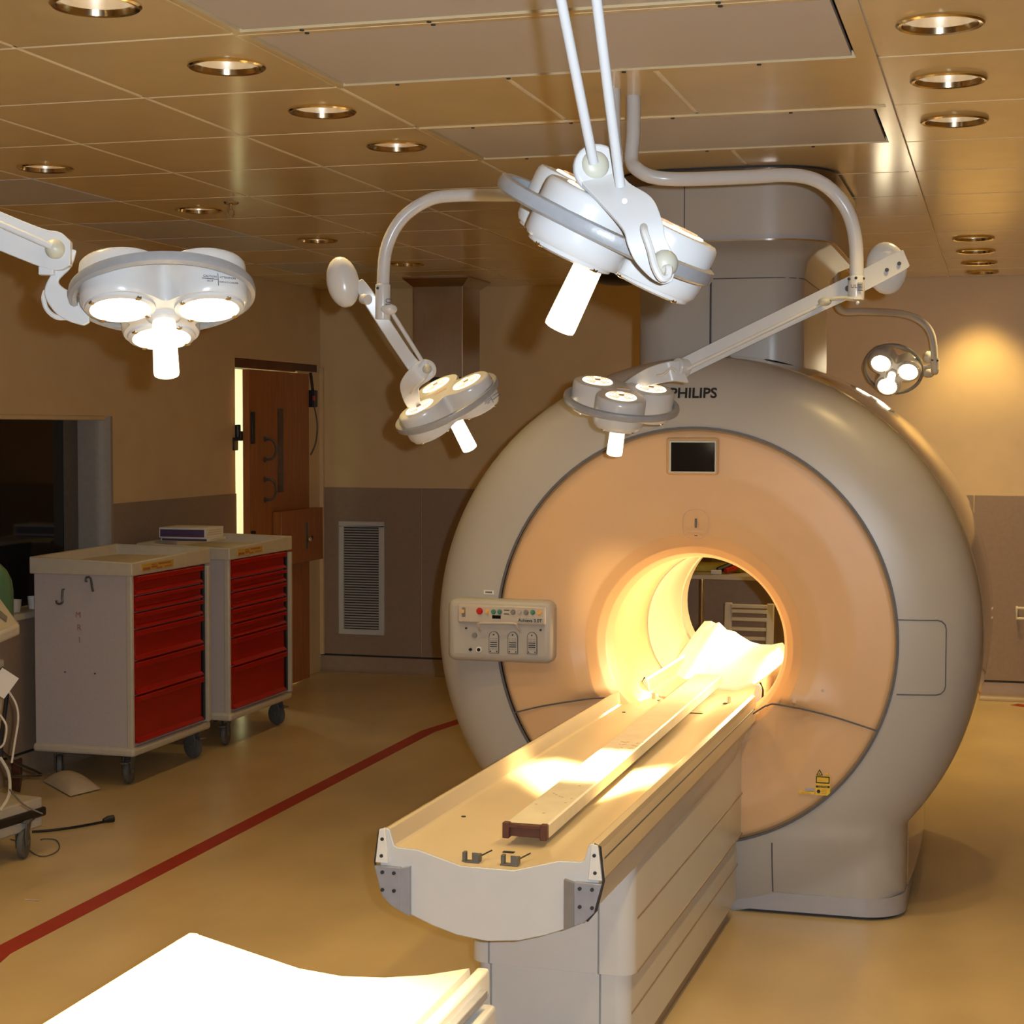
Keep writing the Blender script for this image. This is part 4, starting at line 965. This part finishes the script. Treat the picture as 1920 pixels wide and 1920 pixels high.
build('elbow', MB().cyl(dep(1286, 690, 5.05), dep(1268, 688, 5.03), .027, 22).cyl(dep(1290, 693, 5.05), dep(1295, 695, 5.05), .021, 18), 'lampw', D, bevel=.004)
plate('yoke', [(1283, 697, 5.03, 22, .35, 1), (1255, 697, 5.02, 19, .25, 1), (1222, 705, 5.05, 17, .3, 1), (1196, 716, 5.10, 14, .5, 1), (1172, 730, 5.15, 11, .6, 1)], D, th=.006)
build('lamp_cable', MB().tube(spline([dep(1231, 705, 4.995), dep(1245, 701, 4.99), dep(1258, 690, 4.99), dep(1268, 697, 4.99)], 5), .0035, 6), 'cable', D)

# --- E: small lamp far right behind the scanner
cE = dep(1675, 692, 9.8)
E_ = thing('surgical_light', 'smallest surgical light, far behind scanner on its right, lenses facing viewer', 'surgical light', tuple(cE), 'surgical lights')
surgical_head(E_, cE, camv(-.30, -.62, -.72), camv(.92, -.38, .0), (82, -158, -38), 800, ang=22, aim=V((-1.05, 7.15, .76)))
build('ceiling_arm', MB().tube(spline([dep(1571, 420, 9.55), dep(1571, 500, 9.55), dep(1569, 560, 9.55), dep(1580, 583, 9.58), dep(1620, 584, 9.62), dep(1690, 588, 9.75), dep(1728, 603, 9.8), dep(1748, 632, 9.8), dep(1753, 690, 9.8)], 6), .0205, 12), 'lampw', E_)
build('arm_collar', MB().cyl(dep(1753, 672, 9.8), dep(1753, 694, 9.8), .024, 16).sphere(dep(1753, 696, 9.8), .022, 12, 8), 'lampw', E_)
build('arm_beam', MB().tube([dep(1752, 687, 9.8), dep(1715, 690, 9.85)], .012, 10), 'lampw', E_)
build('counterweight', MB().sphere(dep(1741, 670, 9.95), .034, 16, 10, (.9, 1, 1.1)), 'lampw', E_)
build('counterweight', MB().sphere(dep(1741, 699, 9.95), .036, 16, 10, (1, .8, .8)), 'lampw', E_)
build('collar_screw', MB().sphere(dep(1748, 675, 9.772), .006, 8, 6).sphere(dep(1758, 676, 9.772), .006, 8, 6), 'dark', E_)

# ================================================================== crash carts
def caster(t, x, y, yaw=0, brake=True):
    m = Mx.Translation((x, y, 0)) @ Mx.Rotation(yaw, 4, 'Z')
    wheel = build('caster', MB().lathe([(.010, -.014), (.046, -.014), (.058, -.010), (.06, 0), (.058, .010), (.046, .014), (.010, .014)], m @ frame((0, -.02, .0605), (0, 1, 0), (0, 0, 1)), 24, True, True), 'rubber', t)
    f = MB(); f.prism([(-.022, -.055, .045), (-.022, .028, .15), (-.022, -.045, .15), (-.022, -.06, .10)], (.005, 0, 0), m); f.prism([(.017, -.055, .045), (.017, .028, .15), (.017, -.045, .15), (.017, -.06, .10)], (.005, 0, 0), m)
    f.box((-.03, -.045, .142), (.03, .035, .155), m); f.cyl(m @ V((-.023, -.02, .0605)), m @ V((.023, -.02, .0605)), .012, 12)
    build('caster_fork', f, 'rubber', wheel, bevel=.002, segs=1)
    if brake:
        b_ = MB().box((-.02, -.10, .105), (.02, -.055, .113), m); build('caster_brake', b_, 'hook', wheel, bevel=.002, segs=1)
def cart(label, y0, fr, text_on, xf=-3.935):
    L_, Dp = .80, .515; y1 = y0+L_; x1 = xf; x0 = xf-Dp
    t = thing('supply_cart', label, 'cart', (x0+Dp/2, y0+L_/2, 0), 'supply carts along the left wall')
    zb, zt = .155, 1.02
    bd_ = MB(); bd_.box((x0, y0, zb+.02), (x1-.004, y0+.022, zt)); bd_.box((x0, y1-.022, zb+.02), (x1-.004, y1, zt)); bd_.box((x0, y0, zb+.02), (x0+.02, y1, zt)); bd_.box((x0+.01, y0+.01, zb+.02), (x1-.012, y1-.01, zt-.01))
    build('body', bd_, 'cart', t, bevel=.004, segs=2)
    build('corner_post', MB().box((x1-.03, y0-.002, zb+.01), (x1+.004, y0+.024, zt)), 'cartlid', t, bevel=.008, segs=3)
    build('bottom_bumper', MB().box((x0-.012, y0-.014, zb-.015), (x1+.016, y1+.014, zb+.026)), 'cartlid', t, bevel=.014, segs=3)
    lid = [(x0-.016, y0-.018), (x1+.016, y0-.018), (x1+.016, y1+.018), (x0-.016, y1+.018)]
    ins = [(x0+.02, y0+.02), (x1-.02, y0+.02), (x1-.02, y1-.02), (x0+.02, y1-.02)]
    lm_ = MB()
    cz = [1.082, 1.064, 1.080, 1.092]
    rg = [[V((x, y, 1.0)) for x, y in lid], [V((x, y, z)) for (x, y), z in zip(lid, cz)], [V((x*.93+a*.07, y*.93+b*.07, z)) for (x, y), (a, b), z in zip(lid, ((x0+.2, y0+.3), (x1-.2, y0+.3), (x1-.2, y1-.3), (x0+.2, y1-.3)), cz)], [V((x, y, 1.04)) for x, y in ins]]
    lm_.loft(rg)
    build('tray_top', lm_, 'cartlid', t, bevel=.006, segs=3)
    stk = build('sticker', MB().box((x1+.016, y0+.075, 1.016), (x1+.0185, y0+.40, 1.052)), 'sticker', t, smooth=False)
    sp_ = MB()
    for i, (a, b, c, d) in enumerate(((.085, .16, 1.020, 1.032), (.17, .23, 1.026, 1.036), (.24, .37, 1.038, 1.046), (.22, .28, 1.019, 1.026), (.30, .38, 1.022, 1.027), (.17, .22, 1.040, 1.044))): sp_.box((x1+.018, y0+a, c), (x1+.0193, y0+b, d))
    build('sticker_print', sp_, 'orangetext', stk, smooth=False)
    za, zz = .196, 1.0; ya, yb = y0+.03, y1-.075
    for i in range(len(fr)-1):
        zhi = zz-(zz-za)*fr[i]-.004; zlo = zz-(zz-za)*fr[i+1]+.004
        h = zhi-zlo; lp_ = min(.028, h*.3)
        pr = [(x1-.01, zlo), (x1+.020, zlo), (x1+.021, zlo+.006), (x1+.004, zlo+.022), (x1+.003, zhi-lp_-.004), (x1+.018, zhi-lp_), (x1+.024, zhi-lp_+.003), (x1+.024, zhi-.003), (x1+.019, zhi), (x1-.01, zhi)]
        dw = build('drawer', MB().prism([(x, ya, z) for x, z in pr], (0, yb-ya, 0)), 'red', t, bevel=.0015, segs=1, ang=30)
    build('lock_bar', MB().box((x1-.002, y1-.066, zb+.04), (x1+.012, y1-.04, zt-.02)), 'black', t, bevel=.002, segs=1)
    build('lock_post', MB().box((x1-.002, y1-.032, zb+.03), (x1+.026, y1-.004, zt-.03)), 'cartlid', t, bevel=.004)
    for xx, yy, yw in ((x0+.08, y0+.08, .5), (x1-.05, y0+.075, .15), (x1-.06, y1-.075, 1.2), (x0+.08, y1-.08, .9)): caster(t, xx, yy, yw, xx > x0+.2)
    if text_on:
        yy = y0-.0015
        for i, ch in enumerate('MRI'):
            p = onY((146.5, 148.5, 149)[i], (1153, 1177, 1200)[i], yy); text('side_lettering', ch, .040, FRONT((p.x, yy-.0006, p.z)), 'orangetext', t, .0004)
        for pts in (((120, 1105), (119, 1122), (120, 1128), (115, 1132), (109, 1130), (108, 1125)), ((163, 1090), (164, 1083), (170, 1082), (173, 1086), (175, 1100), (177, 1109))):
            q = [onY(x, y, yy) for x, y in pts]
            build('side_hook', MB().tube(spline([V((p.x, yy-.012, p.z)) for p in q], 5), .0055, 8).cyl((q[0].x, yy+.004, q[0].z), (q[0].x, yy-.012, q[0].z), .004, 8), 'hook', t)
        for x, y in ((72, 1066), (222, 1071), (122, 1260), (178, 1263)):
            p = onY(x, y, yy); build('rivet', MB().cyl((p.x, yy+.002, p.z), (p.x, yy-.003, p.z), .004, 8), 'hook', t)
    return t
cart('nearer white cart with red drawers, letters MRI and two hooks on its side', 7.30, (0, .12, .218, .32, .507, .711, 1), True)
cart('farther white cart with red drawers and cartons on top, beside the wooden door', 8.345, (0, .127, .218, .325, .425, .52, .712, 1), False, xf=-3.925)

# two cartons on the farther cart
zc = 1.075
def carton(name, label, x0, x1, y0, y1, z0, z1, cat):
    t = thing(name, label, cat, ((x0+x1)/2, (y0+y1)/2, z0), 'cartons on the cart')
    build('carton_body', MB().box((x0, y0, z0), (x1, y1, z1)), 'label', t, bevel=.002, segs=1)
    build('carton_band', MB().box((x0+.008, y0-.0008, z0+(z1-z0)*.12), (x1-.01, y0+.001, z1-(z1-z0)*.18)), 'purple', t, smooth=False)
    pb = MB()
    for k in range(3): pb.box((x1-.001, y0+.02+.012*k, z0+(z1-z0)*(.3+.2*k)), (x1+.0006, y1-.03, z0+(z1-z0)*(.36+.2*k)))
    build('carton_print', pb, 'ventd', t, smooth=False)
carton('carton', 'thin lower carton under the purple carton on the farther cart', -4.40, -4.115, 8.50, 8.72, 1.084, 1.100, 'carton')
carton('carton', 'purple fronted carton, upper of two on the farther cart', -4.405, -4.125, 8.49, 8.71, 1.1005, 1.158, 'carton')

# ================================================================== floor items, machine at the left edge
pw = MB(); N = 12; rows = []
cs_ = [onZ(80, 1466, 0), onZ(132, 1495, 0), onZ(190, 1481, 0), onZ(128, 1450, 0)]
for i in range(N+1):
    row = []
    for j in range(N+1):
        a, b = i/N, j/N
        p = (cs_[0]*(1-a)+cs_[1]*a)*(1-b)+(cs_[3]*(1-a)+cs_[2]*a)*b
        h = .055*max(0, (1-(2*a-1)**2)*(1-(2*b-1)**2))**.6
        row.append(V((p.x, p.y, .006+h)))
    rows.append(row)
pw.loft(rows, False, False, closed=False)
rows2 = [[V((p.x, p.y, .004)) for p in r] for r in rows]; pw.loft(rows2, False, False, closed=False)
tag(build('floor_pillow', pw, 'pillow', ang=80), 'small pale pillow lying on floor in front of the nearer cart', 'pillow')
pc = thing('power_cord', 'black power cord with plug lying across the floor at left', 'cord', tuple(onZ(150, 1550, 0)))
def fl_(x, y, h=.006): p = onZ(x, y, 0); return V((p.x, p.y, h))
build('cord_wire', MB().tube(spline([fl_(60, 1562), fl_(90, 1560), (fl_(130, 1555)), fl_(165, 1549), fl_(196, 1543)], 6), .0055, 8), 'black', pc)
build('cord_plug', MB().tube([fl_(194, 1543.5, .012), fl_(202, 1542, .014), fl_(213, 1540.5, .014)], [.008, .014, .016], 10), 'black', pc)
tag(build('wire_loop', MB().tube(spline([fl_(20, 1575, .003), fl_(36, 1581, .003), fl_(70, 1605, .003), fl_(95, 1604, .003), fl_(111, 1592, .003), fl_(106, 1577, .003), fl_(84, 1574, .003), fl_(76, 1576, .003)], 8), .0025, 6), 'rubber'), 'thin dark wire loop on the floor beside the machine caster', 'wire')
tag(build('floor_scrap', MB().tube([fl_(47, 1688, .003), fl_(60, 1688.5, .003), fl_(73, 1690, .003)], .003, 5), 'ventd'), 'tiny dark scrap lying on open floor left of the red tape', 'scrap')

mc = thing('anesthesia_machine', 'cream wheeled medical machine cut off by the left edge', 'machine', (-3.85, 5.85, 0))
ca = V((-3.662, 6.05, 0)); d1 = V((-.155, -.988, 0)).normalized(); d1 = (V((-3.70, 5.79, 0))-ca).normalized(); d2 = V((d1.y, -d1.x, 0)); d2 = d2 if d2.x < 0 else -d2
mM = frame(ca, d1, d2)          # local x along near edge towards viewer, y to the left
def mbx(name, a, b, m, par=mc, bev=.008): 
    z0, z1 = a[2], b[2]
    p = [ca+d1*u+d2*v for u, v in ((a[0], a[1]), (b[0], a[1]), (b[0], b[1]), (a[0], b[1]))]
    return build(name, MB().prism([V((q.x, q.y, z0)) for q in p], (0, 0, z1-z0)), m, par, bevel=bev)
mbx('base', (0, 0, .105), (.62, .5, .225), 'machine'); mbx('bumper', (-.012, -.012, .148), (.63, .5, .185), 'black')
mbx('column', (.10, .16, .22), (.45, .45, 1.15), 'machine'); mbx('cabinet', (.06, .13, .50), (.5, .5, .78), 'machine')
tr_ = [onY(38, 1172, 6.05), onY(34, 1183, 6.05), onY(0, 1192, 5.9), onY(-60, 1205, 5.7), onY(-60, 1090, 6.2), onY(0, 1121, 6.15)]
zt0 = .93
tpz = [dep(38, 1170, 6.72), dep(0, 1121, 6.95), dep(-40, 1075, 7.1), dep(-40, 1198, 6.5), dep(2, 1184, 6.6)]
ty = build('tray', MB().loft([[p-V((0, 0, .045)) for p in tpz], tpz]), 'cartlid', mc, bevel=.012, segs=3)
build('tray_print', MB().prism([dep(x, y, d) for x, y, d in ((0, 1146, 6.79), (14, 1158, 6.735), (12, 1166, 6.70), (-2, 1156, 6.74))], (0, 0, .004)), 'greyb', ty, smooth=False)
pp = dep(6, 1281, 6.15)
mpp = frame(pp, camv(.75, -.55, .2), camv(.55, .75, 0))
build('paper_tag', MB().box((-.035, -.045, -.0008), (.035, .045, .0008), mpp), 'label', mc, smooth=False)
build('hose', MB().tube(spline([dep(2, 1252, 6.2), dep(10, 1262, 6.2), dep(14, 1290, 6.2), dep(10, 1330, 6.2), dep(3, 1380, 6.2), dep(2, 1420, 6.2)], 6), .008, 8), 'black', mc)
build('hose', MB().tube(spline([dep(12, 1290, 6.18), dep(30, 1320, 6.18), dep(34, 1350, 6.18), dep(28, 1390, 6.18), dep(22, 1430, 6.18)], 6), .004, 7), 'cable', mc)
build('hose', MB().tube(spline([dep(0, 1340, 6.12), dep(12, 1362, 6.12), dep(8, 1392, 6.12), dep(0, 1402, 6.12)], 6), .004, 7), 'cable', mc)
build('hose', MB().tube(spline([dep(4, 1410, 6.2), dep(30, 1430, 6.3), dep(78, 1452, 6.45), dep(50, 1456, 6.3), dep(18, 1456, 6.2)], 6), .006, 7), 'black', mc)
build('hose', MB().tube(spline([dep(0, 1420, 6.1), dep(16, 1450, 6.1), dep(17, 1490, 6.05), dep(0, 1520, 6.0)], 6), .006, 7), 'machine', mc)
build('hose', MB().tube(spline([dep(18, 1480, 6.05), dep(40, 1505, 5.98), dep(62, 1518, 5.96), dep(80, 1526, 5.96)], 6), .003, 6), 'rubber', mc)
caster(mc, -3.69, 5.965, .25, False); caster(mc, -4.0, 5.55, .6, False)
build('foot_block', MB().prism([fl_(22, 1482, .0), fl_(38, 1487, 0), fl_(45, 1440, 0), fl_(25, 1436, 0)], (0, 0, .10)), 'brown', mc, bevel=.006)
# green bottle standing on the machine tray
gpos = dep(-12, 1168, 7.05); gz = gpos.z
build('rear_shelf', MB().lathe([(.10, -.02), (.10, 0)], Mx.Translation(gpos), 24, True, True), 'machine', mc)
build('shelf_arm', MB().tube([gpos-V((0, 0, .012)), gpos+V((.06, -.30, -.012))], .02, 10), 'machine', mc)
gt = thing('green_bottle', 'green rounded bottle standing on cream tray at the left edge', 'bottle', (gpos.x, gpos.y, gz))
build('bottle_body', MB().lathe([(.0005, 0), (.072, .001), (.080, .01), (.080, .13), (.074, .175), (.055, .215), (.032, .24), (.018, .25)], Mx.Translation(gpos), 32), 'green', gt)
build('bottle_cap', MB().lathe([(.019, .247), (.02, .25), (.02, .275), (.016, .278), (.0005, .278)], Mx.Translation(gpos), 20), 'green', gt)

# small cups on the window sill
for i, (x, y, lab) in enumerate(((38, 1153, 'small cream cup on window sill, left of two'), (55, 1148, 'small white cup on window sill, touching the nearer cart edge'))):
    p = V((XL-.04, 7.36+.17*i, WZ0+.004)); 
    tag(build('small_cup', MB().lathe([(.0005, 0), (.026, 0), (.032, .06), (.030, .06), (.025, .004), (.0005, .004)], Mx.Translation(p), 20), 'label' if i else 'cartlid'), lab, 'cup', 'cups on the sill')

# control room desk and monitors behind the glass
dk = thing('control_desk', 'dark desk inside the control room behind window glass', 'desk', (-5.35, 7.6, 0))
build('desk_top', MB().box((-5.7, 5.0, .90), (XL-T-.06, 8.9, .94)), 'rubber', dk, bevel=.004)
build('desk_leg', MB().box((-5.6, 8.8, 0), (-5.0, 8.85, .9)), 'rubber', dk); build('desk_leg', MB().box((-5.6, 5.05, 0), (-5.0, 5.1, .9)), 'rubber', dk)
mo = thing('monitor', 'dim flat monitor on the control room desk behind the window', 'monitor', (-5.25, 8.2, .94))
build('monitor_panel', MB().box((-5.27, 7.95, .99), (-5.24, 8.35, 1.10)), 'rubber', mo, bevel=.004); build('monitor_stand', MB().box((-5.28, 8.10, .94), (-5.22, 8.2, 1.0)), 'black', mo)

# ================================================================== things behind the scanner
rc = thing('rear_counter', 'dark counter against the back wall, seen through the bore', 'counter', (-1.6, 10.5, 0))
build('counter_top', MB().box((-2.3, 10.2, .80), (-1.02, 10.95, .825)), 'cartlid', rc, bevel=.003)
for x in (-1.71, -1.05): build('counter_leg', MB().cyl((x, 10.24, 0), (x, 10.24, .80), .016, 12), 'chrome', rc)
build('counter_back', MB().box((-2.3, 10.93, .1), (-1.02, 10.95, .80)), 'wains', rc)
build('counter_leg', MB().box((-2.28, 10.22, 0), (-2.24, 10.26, .80)), 'rubber', rc)
def rp(x, y, Y=10.35): return onY(x, y, Y)
zt = .828
def cab(name, m, pts, r, lab): return tag(build(name, MB().tube(spline(pts, 6), r, 8), m), lab, 'cable', 'cables on the rear counter')
def onctr(x, z, Y=10.42): return V((x, Y, z))
cab('handset_cable', 'black', [V((-1.63, 10.33, .845)), V((-1.55, 10.4, .88)), V((-1.47, 10.48, .93)), V((-1.40, 10.55, .95))], .019, 'thick black cable slanting up on the counter, seen at top of bore')
cab('handset_cable', 'redc', [V((-1.58, 10.31, .845)), V((-1.51, 10.38, .87)), V((-1.44, 10.45, .905)), V((-1.36, 10.53, .945))], .017, 'thick red cable lying beside the black one on rear counter')
cab('coil_cable', 'cable', [V((-1.24+.09*cos(i*.9)*(1-.02*i), 10.36+.01*i, .846+.02*(i % 3)+.012*abs(sin(i*1.3)))) for i in range(12)], .006, 'tangled thin white cable on rear counter')
tag(build('yellow_pad', MB().box((-1.86, 10.42, .826), (-1.50, 10.62, .872)), 'foam', bevel=.01), 'yellow pad lying on the rear counter behind the cables', 'pad')
tag(build('white_connector', MB().box((-1.66, 10.25, .826), (-1.60, 10.29, .852)), 'label', bevel=.004), 'small white connector block at front of rear counter', 'connector')
tag(build('grey_box', MB().box((-1.72, 10.66, .826), (-1.56, 10.86, .955)), 'winframe', bevel=.004), 'small grey box at the back of the rear counter', 'box')
st = thing('slatted_chair', 'white plastic chair with slatted back under the rear counter, seen through bore', 'chair', (-1.41, 10.3, 0))
sx0, sx1 = -1.555, -1.262
for x in (sx0, sx1-.045): build('back_upright', MB().prism([(x, 10.08, .40), (x+.045, 10.08, .40), (x+.045, 10.115, .672), (x, 10.115, .672)], (0, .03, 0)), 'cartlid', st, bevel=.006)
for z in (.655, .625, .578, .52, .465): build('back_slat', MB().box((sx0+.04, 10.1, z-.011), (sx1-.04, 10.125, z+.011)), 'cartlid', st, bevel=.004)
build('seat', MB().box((sx0-.01, 9.72, .38), (sx1+.01, 10.12, .405)), 'cartlid', st, bevel=.01)
for x in (sx0+.01, sx1-.05):
    for y in (9.74, 10.07): build('leg', MB().box((x, y, 0), (x+.035, y+.035, .385)), 'cartlid', st, bevel=.005)
# loop bracket on the back wall at the right edge
p = onY(1910, 1150, YB-.03)
wb_ = MB().tube([V((p.x-.012, YB, p.z+.035)), V((p.x-.012, YB-.05, p.z+.035)), V((p.x-.012, YB-.055, p.z-.03)), V((p.x+.12, YB-.055, p.z-.03)), V((p.x+.12, YB-.05, p.z+.035)), V((p.x-.012, YB-.05, p.z+.035))], .009, 8)
tag(build('wall_bracket', wb_, 'label'), 'pale loop bracket on back wall at the right edge of picture', 'bracket')
